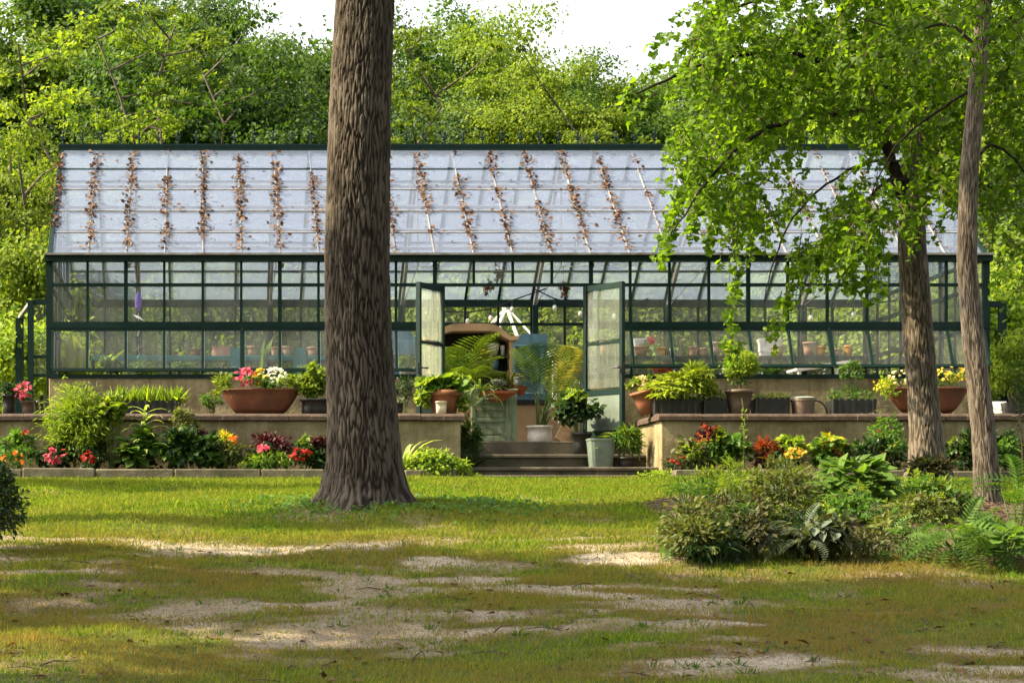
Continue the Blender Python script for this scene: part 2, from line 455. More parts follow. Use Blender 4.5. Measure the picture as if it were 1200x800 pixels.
LM['f_orange'] = leafmat('orange_petal', [(.7,.16,.02), (.75,.24,.03), (.62,.10,.02)], tr=.3, tcol=(1.1,.7,.4), var=.05)
LM['f_cream'] = leafmat('cream_petal', [(.62,.55,.28), (.7,.62,.38), (.55,.42,.25)], tr=.3, tcol=(1,1,.7), var=.05)
# ------------------------------------------------------------------ leaves
def tmpl(vs, fs):
    lp = np.array([i for q in fs for i in q], np.int32); lt = np.array([len(q) for q in fs], np.int32)
    return np.array(vs, float), lp, lt
TP = {}
TP['oval'] = tmpl([(0,0,0),(.26,.45,.07),(0,1,-.06),(-.26,.45,.07)], [(0,1,2),(0,2,3)])
TP['wide'] = tmpl([(0,0,0),(.40,.5,.09),(0,1,-.06),(-.40,.5,.09)], [(0,1,2),(0,2,3)])
TP['broad'] = tmpl([(0,0,0),(.3,.22,.06),(.34,.55,.05),(0,1,-.12),(-.34,.55,.05),(-.3,.22,.06),(0,.5,-.02)], [(0,1,2,6),(6,2,3),(0,6,4,5),(6,3,4)])
TP['round'] = tmpl([(0,0,0),(.42,.25,.08),(.42,.72,.06),(0,.98,0),(-.42,.72,.06),(-.42,.25,.08)], [(0,1,2,3),(0,3,4,5)])
TP['fan'] = tmpl([(0,0,0),(.02,.34,0),(.40,.56,.07),(.47,.74,.06),(.26,.93,.02),(.02,.84,-.03),(-.27,.92,.02),(-.48,.72,.06),(-.39,.55,.07)],
                 [(0,1,2),(1,3,2),(1,5,4,3),(0,8,1),(1,8,7),(1,7,6,5)])
TP['paddle'] = tmpl([(0,0,0),(.13,.3,.04),(.15,.7,.03),(0,1,-.04),(-.15,.7,.03),(-.13,.3,.04)], [(0,1,2,3),(0,3,4,5)])
TP['slim'] = tmpl([(0,0,0),(.085,.4,.03),(0,1,-.14),(-.085,.4,.03)], [(0,1,2),(0,2,3)])
def _strap():
    vs = []; fs = []
    for i in range(6):
        u = i/5; w = .06*(1-u**2.2)+.006
        a = u*1.5
        y = math.sin(a)/1.5*1.25; z = -(1-math.cos(a))*.62
        vs += [(-w,y,z+.02),(0,y,z),(w,y,z+.02)]
    for i in range(5):
        a = i*3
        fs += [(a,a+1,a+4,a+3),(a+1,a+2,a+5,a+4)]
    return tmpl(vs, fs)
TP['strap'] = _strap()
def _frond(n, wid, droop, slim, up=.25, drop=0.0):
    vs = []; fs = []
    for i in range(n):
        u = (i+.6)/n; a = u*droop
        y = math.sin(a)/droop; z = -(1-math.cos(a))/droop
        L = wid*math.sin(math.pi*min(1, .12+u*.86))**.7
        for s in (-1, 1):
            b = len(vs)
            tx, ty = s*L*.92, y+L*.42
            tz = z + L*up*(1-u) - L*drop
            vs += [(0,y-slim,z),(s*L*.45,y+L*.2-slim*.9,z+L*up*.6),(tx,ty,tz),(s*L*.4,y+L*.22+slim*.9,z+L*up*.6),(0,y+slim,z)]
            fs.append((b,b+1,b+2,b+3,b+4) if s > 0 else (b+4,b+3,b+2,b+1,b))
    b = len(vs)
    for i in range(7):
        a = i/6*droop; y = math.sin(a)/droop; z = -(1-math.cos(a))/droop; w = .010*(1.2-i/6)
        vs += [(-w,y,z+.004),(w,y,z+.004)]
    for i in range(6):
        fs.append((b+2*i,b+2*i+1,b+2*i+3,b+2*i+2))
    return tmpl(vs, fs)
TP['fern'] = _frond(11, .24, .9, .022)
TP['palm'] = _frond(15, .44, 1.0, .0085, .1, .28)
def _palmate(n=7, r0=.3):
    vs = [(0,0,0)]; fs = []
    for k in range(n):
        a = (k-(n-1)/2)*(R(250)/n)
        L = 1-.25*abs(k-(n-1)/2)/((n-1)/2)
        d = (math.sin(a), math.cos(a)); q = (d[1], -d[0])
        b = len(vs)
        vs += [(d[0]*L*.5-q[0]*.11, d[1]*L*.5-q[1]*.11, .06),(d[0]*L, d[1]*L, -.1),(d[0]*L*.5+q[0]*.11, d[1]*L*.5+q[1]*.11, .06)]
        fs.append((0,b+2,b+1,b))
    V = np.array(vs, float); V[:,1] += .2
    return tmpl(V, fs)
TP['palmate'] = _palmate()
def _flower(n=6, cup=.25):
    vs = [(0,0,0)]; fs = []
    for k in range(n):
        a0 = 2*math.pi*(k-.42)/n; a1 = 2*math.pi*(k+.42)/n
        b = len(vs)
        vs += [(.5*math.cos(a0)*.8,.5*math.sin(a0)*.8,cup*.6),(.5*math.cos((a0+a1)/2)*1.05,.5*math.sin((a0+a1)/2)*1.05,cup),(.5*math.cos(a1)*.8,.5*math.sin(a1)*.8,cup*.6)]
        fs.append((0,b,b+1,b+2))
    return tmpl(vs, fs)
TP['flower'] = _flower()
TP['flower5'] = _flower(5, .12)
def _bloom():
    V, lp, lt = TP['flower']; c, s_ = math.cos(.5), math.sin(.5)
    V2 = V*.68; V2 = np.stack([V2[:,0]*c-V2[:,1]*s_, V2[:,0]*s_+V2[:,1]*c, V2[:,2]+.08], 1); V3 = V*.36+np.array([0,0,.17])
    return np.concatenate([V,V2,V3]), np.concatenate([lp,lp+len(V),lp+2*len(V)]), np.concatenate([lt,lt,lt])
TP['bloom'] = _bloom()

def unit(a): return a/np.maximum(np.linalg.norm(a, axis=-1, keepdims=True), 1e-9)
def leaves(mb, pos, axis, nrm, size, t='oval'):
    """one leaf per row: base, growing direction, upper side, length"""
    V, lp, lt = TP[t] if isinstance(t, str) else t
    n = len(pos)
    if n == 0: return mb
    axis = unit(np.asarray(axis, float)); nrm = np.asarray(nrm, float)
    nrm = unit(nrm - axis*np.sum(nrm*axis, 1, keepdims=True) + 1e-6)
    sd = np.cross(axis, nrm)
    size = np.broadcast_to(np.asarray(size, float), (n,))
    W = (np.asarray(pos)[:,None,:] + size[:,None,None]*(V[None,:,0,None]*sd[:,None,:] + V[None,:,1,None]*axis[:,None,:] + V[None,:,2,None]*nrm[:,None,:])).reshape(-1, 3)
    L = (lp[None,:] + (np.arange(n)*len(V))[:,None]).ravel()
    return mb.np(W, L, np.tile(lt, n))
def rnd(n, a=-1, b=1): return RNG.uniform(a, b, (n, 3))
def dirs(n): return unit(RNG.normal(size=(n, 3)))
def cloud(mb, c, rad, n, size, t='oval', up=.55, shell=.45, droop=.2, low=-.6, clumps=None, jit=.55, csz=.28):
    """leaves through an ellipsoid, gathered in clumps, thicker towards its outside"""
    c = np.array(c); rad = np.array(rad, float)
    if clumps:
        k = dirs(clumps); k[:,2] = np.where(k[:,2] < low, -k[:,2]*.6, k[:,2])
        k *= RNG.random((clumps,1))**shell
        i = RNG.integers(0, clumps, n)
        p = k[i]*(1-csz*.6) + RNG.normal(size=(n,3))*csz*.5*np.array([1,1,.65])
        ln = np.linalg.norm(p, axis=1, keepdims=True); p = np.where(ln > 1.12, p/ln*1.05, p)
    else:
        p = dirs(n); p[:,2] = np.where(p[:,2] < low, -p[:,2]*.6, p[:,2])
        p *= RNG.random((n,1))**shell
    out = unit(p + 1e-4)
    nr = unit(out*(1-up) + np.array([0,0,up]) + RNG.normal(size=(n,3))*jit*.5)
    ax = unit(out*.7 + rnd(n)*.8 + np.array([0,0,-droop]))
    s = size*RNG.uniform(.65, 1.25, n)
    return leaves(mb, c + p*rad, ax, nr, s, t)
def rosette(mb, c, n, length, t='strap', tilt=(20, 65), r0=.02):
    a = RNG.uniform(0, 2*np.pi, n); e = np.radians(90 - RNG.uniform(*tilt, n))
    ax = np.stack([np.cos(a)*np.cos(e), np.sin(a)*np.cos(e), np.sin(e)], 1)
    nr = np.stack([-np.cos(a)*np.sin(e), -np.sin(a)*np.sin(e), np.cos(e)], 1)
    pos = np.array(c) + np.stack([np.cos(a), np.sin(a), a*0], 1)*r0*RNG.random((n,1))
    return leaves(mb, pos, ax, nr, length*RNG.uniform(.7, 1.15, n), t)
LEAFMESH = {}
def leafpart(parent, name, t, mat, pos, ax, nr, size):
    """one large leaf as an object of its own (the mesh is shared)"""
    key = (t, mat.name)
    if key not in LEAFMESH:
        mb = MB(); V, lp, lt = TP[t]; mb.np(V, lp, lt); LEAFMESH[key] = mb.mesh(name, mat)
    o = bpy.data.objects.new(name, LEAFMESH[key]); COL.objects.link(o); o.parent = parent
    ax = Vector(ax).normalized(); nr = Vector(nr); nr = (nr - ax*nr.dot(ax)).normalized(); sd = ax.cross(nr)
    m = Matrix((( sd.x, ax.x, nr.x, 0), (sd.y, ax.y, nr.y, 0), (sd.z, ax.z, nr.z, 0), (0,0,0,1)))
    o.matrix_local = Matrix.Translation(Vector(pos) - Vector(parent.location)) @ m @ Matrix.Scale(size, 4)
    return o

# ------------------------------------------------------------------ the setting: ground
gx = np.unique(np.concatenate([np.arange(-9, 11, .11), np.geomspace(11, 400, 26), -np.geomspace(9, 400, 26)]))
gy = np.unique(np.concatenate([np.arange(-21, -2.6, .11), np.linspace(-60, -21, 30), np.linspace(-2.6, 10, 30), np.geomspace(10, 700, 26)]))
GX, GY = np.meshgrid(gx, gy)
def bare_at(X, Y):
    """how bare and sandy the lawn is: worn patches across the middle of the slope"""
    b = np.zeros_like(np.asarray(X, float))
    for px, py, rx, ry in ((90,638,2.0,.35),(200,650,2.6,.75),(330,672,2.2,.65),(150,672,1.2,.5),(440,690,1.7,.6),(520,705,1.2,.7),(640,690,1.5,.6),(700,655,.9,.35),
                           (640,742,1.9,.55),(420,745,1.4,.45),(300,705,1.1,.5),(560,672,.9,.3),(900,768,1.2,.5),(1010,770,1.1,.45),(1120,778,.9,.4),
                           (760,715,1.5,.3),(880,716,.9,.2),(640,640,.9,.25),(740,760,1.1,.3),(820,738,.8,.3)):
        p = GP(px, py)
        b = np.maximum(b, np.exp(-(((X-p.x)/rx)**2 + ((Y-p.y)/(ry*1.5))**2)*1.1))
    n = fbm(X*1.1, Y*.75, 5.0, 4)
    return np.clip((b*.70 + (n-.51)*1.6) + (fbm(X*1.5, Y*3.4, 2.0, 5)-.47)*3.4*np.clip(b*1.7+.12, 0, 1), 0, 1) * np.clip((-3.3-Y)/1.2, 0, 1)
GZZ = gz(GX, GY)
BARE = bare_at(GX, GY)
ny, nx = GX.shape
idx = np.arange(nx*ny).reshape(ny, nx)
quads = np.stack([idx[:-1,:-1], idx[:-1,1:], idx[1:,1:], idx[1:,:-1]], -1).reshape(-1, 4)
mb = MB(); mb.np(np.stack([GX, GY, GZZ], -1).reshape(-1, 3), quads.ravel(), np.full(len(quads), 4))
def groundmat():
    m, t, o = nt('lawn_ground')
    v = mapping(t)
    n1 = noise(t, v, 5, 8, .7); n2 = noise(t, v, 38, 6, .7); n3 = noise(t, v, .8, 4, .6)
    grass = ramp(t, n1, [(.3, (.04,.06,.012)), (.5, (.07,.095,.02)), (.72, (.13,.125,.04))])
    sand = ramp(t, n2, [(.28, (.13,.11,.08)), (.5, (.29,.255,.20)), (.7, (.46,.42,.35))])
    sand2 = ramp(t, n3, [(.4, (.62,.55,.48)), (.62, (1,1,1))])
    ms = N(t, 'ShaderNodeMix', data_type='RGBA', blend_type='MULTIPLY'); ms.inputs[0].default_value = 1
    t.links.new(sand, ms.inputs[6]); t.links.new(sand2, ms.inputs[7])
    at = N(t, 'ShaderNodeAttribute', attribute_name='bare')
    ad = N(t, 'ShaderNodeMath', operation='MULTIPLY_ADD'); ad.inputs[1].default_value = .7
    t.links.new(n1, ad.inputs[0]); t.links.new(at.outputs['Fac'], ad.inputs[2])
    f = ramp(t, ad.outputs[0], [(.55, (0,0,0)), (1.2, (1,1,1))])
    f0 = ramp(t, ad.outputs[0], [(.42, (0,0,0)), (.66, (1,1,1))])
    th = N(t, 'ShaderNodeMix', data_type='RGBA'); t.links.new(f0, th.inputs[0]); t.links.new(grass, th.inputs[6])
    t.links.new(ramp(t, n2, [(.3, (.06,.042,.025)), (.55, (.13,.098,.06)), (.75, (.21,.165,.11))]), th.inputs[7]); grass = th.outputs[2]
    mx = N(t, 'ShaderNodeMix', data_type='RGBA')
    t.links.new(f, mx.inputs[0]); t.links.new(grass, mx.inputs[6]); t.links.new(ms.outputs[2], mx.inputs[7])
    b = N(t, 'ShaderNodeBsdfPrincipled'); b.inputs['Roughness'].default_value = .95; b.inputs['Specular IOR Level'].default_value = .1
    t.links.new(mx.outputs[2], b.inputs['Base Color'])
    bp = N(t, 'ShaderNodeBump'); bp.inputs['Strength'].default_value = .7; bp.inputs['Distance'].default_value = .03
    t.links.new(n2, bp.inputs['Height']); t.links.new(bp.outputs[0], b.inputs['Normal'])
    t.links.new(b.outputs[0], o.inputs[0])
    return m
MT['ground'] = groundmat()
gme = mb.mesh('lawn_ground', MT['ground'], True)
a = gme.attributes.new('bare', 'FLOAT', 'POINT'); a.data.foreach_set('value', BARE.ravel().astype(np.float32))
tag(link('lawn_ground', gme), kind='structure')

# grass: short blades, thin where the soil is bare
def grass():
    n = 620000
    d = np.sqrt(RNG.uniform(9.0**2, 27.2**2, n)) ; Y = d - DC
    X = CX + (RNG.uniform(-140, 1330, n) - PX)*d/F
    b = bare_at(X, Y)
    thick = fbm(X*1.4, Y*1.4, 2.0, 3)
    pick = RNG.random(n)
    keep = pick > np.clip(b*.92 - .10, 0, .80)
    keep &= RNG.random(n) < .55 + thick*.8
    # nothing under the big trunk, on the mulch bed or in the kerbed beds
    keep &= ((X - XP(428,-10))**2 + (Y+10)**2) > .42**2
    X, Y, d, thick, b = X[keep], Y[keep], d[keep], thick[keep], b[keep]
    Z = gz(X, Y) - .004
    n = len(X)
    h = RNG.uniform(.016, .045, n)*(.75 + thick*.7)*(1-.45*b)*np.where(RNG.random(n) < .03, 1.9, 1)
    a = RNG.uniform(0, 2*np.pi, n); w = RNG.uniform(.003, .0065, n)*np.clip(d/15, .8, 1.5)
    ln = RNG.uniform(.15, .9, n)*h
    b2 = RNG.uniform(0, 2*np.pi, n)
    p = np.stack([X, Y, Z], 1)
    sx = np.stack([np.cos(a)*w, np.sin(a)*w, 0*a], 1)
    tip = p + np.stack([np.cos(b2)*ln, np.sin(b2)*ln, h], 1)
    V = np.stack([p-sx, p+sx, tip], 1).reshape(-1, 3)
    mb = MB(); mb.np(V, np.arange(3*n), np.full(n, 3))
    m, t, o = nt('grass_blade')
    g = N(t, 'ShaderNodeNewGeometry')
    col = ramp(t, g.outputs['Random Per Island'], [(.1, (.045,.11,.008)), (.45, (.085,.17,.011)), (.8, (.14,.225,.016)), (.97, (.26,.25,.06))])
    nz = noise(t, mapping(t), .8, 6, .7)
    f = ramp(t, nz, [(.34, (.0,.0,.0)), (.58, (.9,.9,.9))])
    sp = N(t, 'ShaderNodeSeparateXYZ'); t.links.new(mapping(t), sp.inputs[0])         # trodden and dry down the slope, greener by the beds
    yr = N(t, 'ShaderNodeMapRange'); yr.inputs[1].default_value = -15; yr.inputs[2].default_value = -9.5; yr.inputs[3].default_value = 1.0; yr.inputs[4].default_value = .35
    t.links.new(sp.outputs[1], yr.inputs[0])
    fm = N(t, 'ShaderNodeMath', operation='MULTIPLY'); t.links.new(f, fm.inputs[0]); t.links.new(yr.outputs[0], fm.inputs[1])
    mx = N(t, 'ShaderNodeMix', data_type='RGBA'); t.links.new(fm.outputs[0], mx.inputs[0]); t.links.new(col, mx.inputs[6]); mx.inputs[7].default_value = (.17,.125,.045,1)
    bs = N(t, 'ShaderNodeBsdfDiffuse'); t.links.new(mx.outputs[2], bs.inputs[0])
    tl = N(t, 'ShaderNodeBsdfTranslucent'); 
    g2 = N(t, 'ShaderNodeVectorMath', operation='MULTIPLY'); g2.inputs[1].default_value = (1.9, 1.8, .9); t.links.new(mx.outputs[2], g2.inputs[0]); t.links.new(g2.outputs[0], tl.inputs[0])
    ms = N(t, 'ShaderNodeMixShader'); ms.inputs[0].default_value = .45
    t.links.new(bs.outputs[0], ms.inputs[1]); t.links.new(tl.outputs[0], ms.inputs[2]); t.links.new(ms.outputs[0], o.inputs[0])
    tag(mb.build('lawn_grass', m), 'short patchy lawn grass worn thin over sandy soil', 'grass', kind='stuff')
grass()
# dead leaves and twigs lying on the lawn
def litter():
    n = 420
    pts = [GP(RNG.uniform(0,1200), 562 + 238*RNG.random()**.8) for _ in range(n)]
    pos = np.array([tuple(p) for p in pts]); pos[:,2] += .015
    ax = rnd(n); ax[:,2] *= .25; nr = rnd(n)*.5; nr[:,2] = 1
    mb = leaves(MB(), pos, ax, nr, RNG.uniform(.04, .10, n), 'oval')
    tag(mb.build('fallen_leaves', MT['dead_leaf']), 'dry brown leaves scattered over the lawn', 'leaves', kind='stuff')
    mb = MB()
    for k in range(46):
        p = GP(random.uniform(0,1200), random.uniform(600,795)); a = random.uniform(0,3.14); L = random.uniform(.08,.28)
        q = p + Vector((math.cos(a)*L, math.sin(a)*L, 0)); q.z = float(gz(q.x,q.y))+.012; p.z += .012
        mb.tube([p, (p+q)/2+Vector((random.uniform(-.02,.02),0,.015)), q], [.006,.005,.003], 4)
    tag(mb.build('fallen_twigs', MT['twig']), 'thin broken twigs lying on the lawn', 'twigs', kind='stuff')
litter()
def weeds():
    mb = MB()
    for k in range(420):
        p = GP(random.uniform(-40,1240), 600+195*random.random())
        if bare_at(np.array([p.x]), np.array([p.y]))[0] < .18: continue
        rosette(mb, (p.x, p.y, p.z+.002), random.randint(6,16), random.uniform(.03,.06), 'slim', (10,85), .05)
    tag(mb.build('lawn_weeds', LM['mid']), 'small tufts of weed growing in the worn sandy patches', 'weeds', kind='stuff')
weeds()

# ------------------------------------------------------------------ terrace, walls, kerbs, steps
Z_CAP, Z_FLOOR = 3.36, 3.06
WL, WR, WY = XP(540, -2), XP(775, -2), -2.0
OUT_L, OUT_R = -9.0, 10.2
def terrace(name, x0, x1):
    mb = MB(); mb.box(x0, -1.76, 2.2, x1, -.13, Z_CAP-.03)
    tag(mb.build(name, MT['soil']), kind='structure')
terrace('terrace_ground', OUT_L, WL-.25); terrace('terrace_ground', WR+.25, OUT_R)
mb = MB(); mb.box(XP(58,0)+.12, .10, 2.2, XP(1155,0)-.12, 5.3, Z_FLOOR-.005)
tag(mb.build('greenhouse_floor', MT['floor']), kind='structure')
mb = MB(); mb.box(WL-.05, -.45, 2.2, WR+.05, .098, Z_FLOOR-.04)
tag(mb.build('landing', MT['step']), kind='structure')

BR = MB(); n = 7
for i in range(n+1):
    pass
def coping(name_parent, x, y, w, dirx=True):
    key = ('cop', dirx)
    if key not in LEAFMESH:
        mb = MB(); L = .30; D = .34; H = .10
        prof = [(-D/2, -.04), (-D/2, .015), (-D/2+.03, .045), (0, .058), (D/2-.03, .045), (D/2, .015), (D/2, -.04)]
        k = len(prof); vs = []
        for e in (-L/2-.0005, -L/2+.006, L/2-.006, L/2+.0005):
            s = .965 if abs(e) > L/2-.004 else 1
            for u, z in prof:
                vs.append((e, u*s, z*s) if dirx else (u*s, e, z*s))
        fs = []
        for r in range(3):
            for i in range(k):
                q = (r*k+i, r*k+(i+1) % k, (r+1)*k+(i+1) % k, (r+1)*k+i)
                fs.append(q)
        fs += [tuple(range(k-1,-1,-1)), tuple(range(3*k, 4*k))]
        mb.add(vs, fs); LEAFMESH[key] = mb.mesh('coping_brick', MT['coping'])
    o = bpy.data.objects.new('coping_brick', LEAFMESH[key]); COL.objects.link(o); o.parent = name_parent
    o.location = Vector((x, y + random.uniform(-.004,.004), Z_CAP-.055 + random.uniform(-.004,.004))) - Vector(name_parent.location)
    o.rotation_euler = (0, 0, random.uniform(-.01,.01))
def retaining(label, x0, x1, end_x, group='low stuccoed garden walls'):
    t = thing('retaining_wall', label, 'wall', ((x0+x1)/2, WY, 2.4), group)
    mb = MB(); mb.bevbox(x0, WY, 2.2, x1, WY+.26, Z_CAP-.1, .012)
    s = 1 if end_x == x0 else -1                         # the return beside the steps
    e0, e1 = (end_x, end_x+.24) if s > 0 else (end_x-.24, end_x)
    mb.build('wall_body', MT['stucco'], t)
    mb = MB(); mb.bevbox(e0, WY+.262, 2.2, e1, -.50, Z_CAP-.1, .012); mb.build('wall_return', MT['stucco'], t)
    x = end_x + s*.10
    while (x < x1) if s > 0 else (x > x0):
        coping(t, x, WY+.11, .3); x += s*.301
    y = WY + .44
    while y < -.5:
        coping(t, (e0+e1)/2, y, .3, False); y += .301
retaining('tan stucco retaining wall with dark coping left of the steps', OUT_L, WL, WL)
retaining('tan stucco retaining wall with pale sunlit end right of the steps', WR, OUT_R, WR)

def kerb(label, x0, x1, y, z0, z1, w=.16, L=1.05, group='stone kerbs along the flower beds'):
    t = thing('stone_kerb', label, 'kerb', ((x0+x1)/2, y, z0), group)
    x = x0
    while x < x1-.05:
        l = min(L*random.uniform(.85,1.15), x1-x)
        mb = MB(); dz = random.uniform(-.012,.006)
        mb.bevbox(x+.006, y+random.uniform(-.008,.008), z0, x+l-.006, y+w, z1+dz, .014, .004)
        mb.build('kerb_stone', MT['stone'], t); x += l
KY = -3.0
kerb('long low grey stone kerb edging the left flower bed', OUT_L, XP(380,KY), KY, 2.3, ZP(548.5,KY))
kerb('short dark stone block holding the lime green mound', XP(474,KY), XP(536,KY), KY, 2.3, ZP(550,KY), w=.2)
kerb('raised pale stone kerb under the red flowers right of the steps', XP(791,-3.2), XP(932,-3.2), -3.2, 2.25, ZP(549.5,-3.2), w=.22)
kerb('thin grey stone kerb behind the two right hand trunks', XP(934,-2.9), OUT_R, -2.9, 2.3, ZP(551,-2.9), w=.14)
for nm, x0, x1 in (('flower_bed', OUT_L, WL-.02), ('flower_bed', WR+.02, OUT_R)):
    mb = MB(); k = 60
    xs = np.linspace(x0, x1, k); ys = np.linspace(-2.87, WY+.02, 7)
    A, B = np.meshgrid(xs, ys); C = 2.50 + (fbm(A*3, B*3, 1.0)-.5)*.08 + (B+2.9)*.06
    ii = np.arange(k*7).reshape(7, k); q = np.stack([ii[:-1,:-1], ii[:-1,1:], ii[1:,1:], ii[1:,:-1]], -1).reshape(-1,4)
    mb.np(np.stack([A,B,C],-1).reshape(-1,3), q.ravel(), np.full(len(q),4))
    tag(mb.build(nm, MT['soil'], smooth=True), kind='structure')

st = thing('entrance_steps', 'four broad dark stone steps leading up to the greenhouse door', 'steps', (XP(650,-2), -2, 2.4))
for px0, px1, y0, y1, ztop in ((548,748,-2.45,-1.85,ZP(556.5,-2.45)), (548,748,-1.85,-1.05,ZP(547,-1.85)), (540,752,-1.05,-.45,ZP(532,-1.05)), (540,752,-.45,.06,Z_FLOOR-.005)):
    x0, x1 = XP(px0,y0), XP(px1,y0)
    if y0 > -2: x0, x1 = WL+.006, WR-.006
    mb = MB(); mb.bevbox(x0, y0+.035, 2.2, x1, y1+.05, ztop-.055, .004)
    mb.bevbox(x0, y0, ztop-.053, x1, y1+.03, ztop, .012, .002)
    mb.build('step', MT['step'], st)
# ------------------------------------------------------------------ the greenhouse
NB = 24
def bx(i): return XP(58 + 44.73*i + .0406*i*i, 0)
BX = [bx(i) for i in range(NB+1)]
W = 5.4; RY = W/2
ZE, ZR = ZP(301, 0), ZP(178, RY)                          # eave, ridge
zf = lambda py: ZP(py, 0)
Z_SILL, Z_HEAD, Z_MID0, Z_MID1, Z_THIN = zf(441), zf(436), zf(385), zf(377.5), zf(334)
gh = thing('greenhouse', 'long green framed glass greenhouse with whitewashed roof panes', 'greenhouse', ((BX[0]+BX[-1])/2, RY, Z_FLOOR))
X0, X1 = BX[0], BX[-1]
GP_, GL = MT['green_paint'], MT['glass']
D0, D1 = XP(519, 0), XP(684, 0)                           # door opening
# masonry under the glass
mb = MB()
mb.bevbox(X0, -.11, 2.4, D0-.08, .11, zf(443), .01); mb.bevbox(D1+.08, -.11, 2.4, X1, .11, zf(443), .01)
mb.box(X0, W-.1, 2.4, X1, W+.1, zf(443)); mb.box(X0, .112, 2.4, X0+.2, W-.102, zf(443)); mb.box(X1-.2, .112, 2.4, X1, W-.102, zf(443))
mb.build('knee_wall', MT['stucco'], gh)
def bar(name, p, q, w, h, mat=GP_, up=(0,0,1), label=None):
    mb = MB(); mb.beam(p, q, w, h, up); return mb.build(name, mat, gh, label=label)
# sills, rails and eave beams: front (split by the door) and back
for (a, b) in ((X0, D0-.05), (D1+.05, X1)):
    bar('sill_beam', (a, -.03, zf(441.5)), (b, -.03, zf(441.5)), .2, .055)
    bar('transom_rail', (a, -.02, (Z_MID0+Z_MID1)/2), (b, -.02, (Z_MID0+Z_MID1)/2), .10, Z_MID1-Z_MID0)
bar('thin_rail', (X0, -.012, Z_THIN), (X1, -.012, Z_THIN), .07, .045)
bar('eave_beam', (X0-.06, -.06, ZE-.035), (X1+.06, -.06, ZE-.035), .16, .085)
mb = MB(); mb.beam((X0-.06, -.17, ZE+.02), (X1+.06, -.17, ZE+.02), .06, .03); mb.build('gutter_lip', MT['pale_bar'], gh)
zb = {'sill': zf(441.5), 'mid': (Z_MID0+Z_MID1)/2, 'thin': Z_THIN, 'eave': ZE-.035}
bar('sill_beam', (X0, W, zb['sill']), (X1, W, zb['sill']), .2, .055)
bar('transom_rail', (X0, W, zb['mid']), (X1, W, zb['mid']), .10, .07)
bar('thin_rail', (X0, W, zb['thin']), (X1, W, zb['thin']), .06, .05)
bar('eave_beam', (X0-.06, W, zb['eave']-.02), (X1+.06, W, zb['eave']-.02), .14, .12)
bar('ridge_beam', (X0-.05, RY, ZR+.02), (X1+.05, RY, ZR+.02), .16, .11)
mb = MB(); mb.beam((X0-.05, RY-.06, ZR+.095), (X1+.05, RY-.06, ZR+.095), .05, .035); mb.build('ridge_cap', MT['green_paint'], gh)
# fleur finials along the ridge
mbf = MB()
mbf.tube([(0,0,0),(0,0,.22)], [.020,.012], 6); mbf.lathe([(.004,.07),(.045,.10),(.004,.13)], n=8); mbf.lathe([(.004,.20),(.034,.23),(.002,.28)], n=8)
for s in (-1, 1):
    mbf.tube([(0,0,.12),(s*.04,0,.14),(s*.066,0,.18),(s*.044,0,.21)], [.016,.016,.012,.007], 5)
fin_me = mbf.mesh('finial', GP_)
nfin = 46
for k in range(nfin):
    x = X0 + .02 + (X1-X0-.04)*k/(nfin-1)
    o = link('finial', fin_me); o.parent = gh; o.scale = (.78,.78,.78); o.location = Vector((x, RY-.06, ZR+.11)) - Vector(gh.location)
# corner posts, glazing bars, panes
for x in (X0, X1):
    for y in (0, W): bar('corner_post', (x, y-.005, zf(440)), (x, y-.005, ZE-.08), .09, .09, up=(0,1,0))
PANE = {}
def pane(name, x0, x1, z0, z1, y, mat, parent=None, loc=None):
    """upright pane; alike panes share a mesh"""
    w, h = round(x1-x0, 3), round(z1-z0, 3); key = (w, h, mat.name)
    if key not in PANE:
        mb = MB(); mb.box(-w/2, -.003, -h/2, w/2, .003, h/2); PANE[key] = mb.mesh(name, mat)
    return link(name, PANE[key]) if False else _pl(name, PANE[key], parent or gh, Vector(((x0+x1)/2, y, (z0+z1)/2)))
def _pl(name, me, parent, wpos):
    o = bpy.data.objects.new(name, me); COL.objects.link(o); o.parent = parent
    q, t = parent, Vector((0,0,0))
    while q is not None: t += Vector(q.location); q = q.parent
    o.location = wpos - t
    return o
def indoor(i): return D0-.05 <= (BX[i]+BX[i+1])/2 <= D1+.05
DB = [i for i in range(NB) if BX[i+1] > D0+.02 and BX[i] < D1-.02]
heavy = (0, 10, 14, 18)
for i in range(1, NB):
    x = BX[i]; over = D0 < x < D1
    w = .055 if i % 4 == 2 else .036
    bar('glazing_bar', (x, -.018, Z_THIN if over else Z_MID1), (x, -.018, ZE-.07), w, .05, up=(0,1,0))
    bar('glazing_bar', (x, W, zf(440)), (x, W, ZE-.08), .036, .05, up=(0,1,0))
for i in range(NB):
    a, b = BX[i], BX[i+1]
    pane('pane', a, b, Z_THIN, ZE-.06, -.004, GL)
    if i not in DB:
        pane('pane', a, b, Z_MID1, Z_THIN, -.004, GL)
    else:
        if a < D0: pane('pane', a, D0, Z_MID1, Z_THIN, -.004, GL)
        if b > D1: pane('pane', D1, b, Z_MID1, Z_THIN, -.004, GL)
    for z0, z1 in ((zb['sill'], zb['mid']), (zb['mid'], zb['thin']), (zb['thin'], ZE-.06)):
        pane('pane', a, b, z0, z1, W+.004, MT['back_glass'])
# door frame
for x in (D0-.03, D1+.03): bar('door_post', (x, -.02, Z_FLOOR-.1), (x, -.02, Z_THIN-.02), .07, .09, up=(0,1,0))
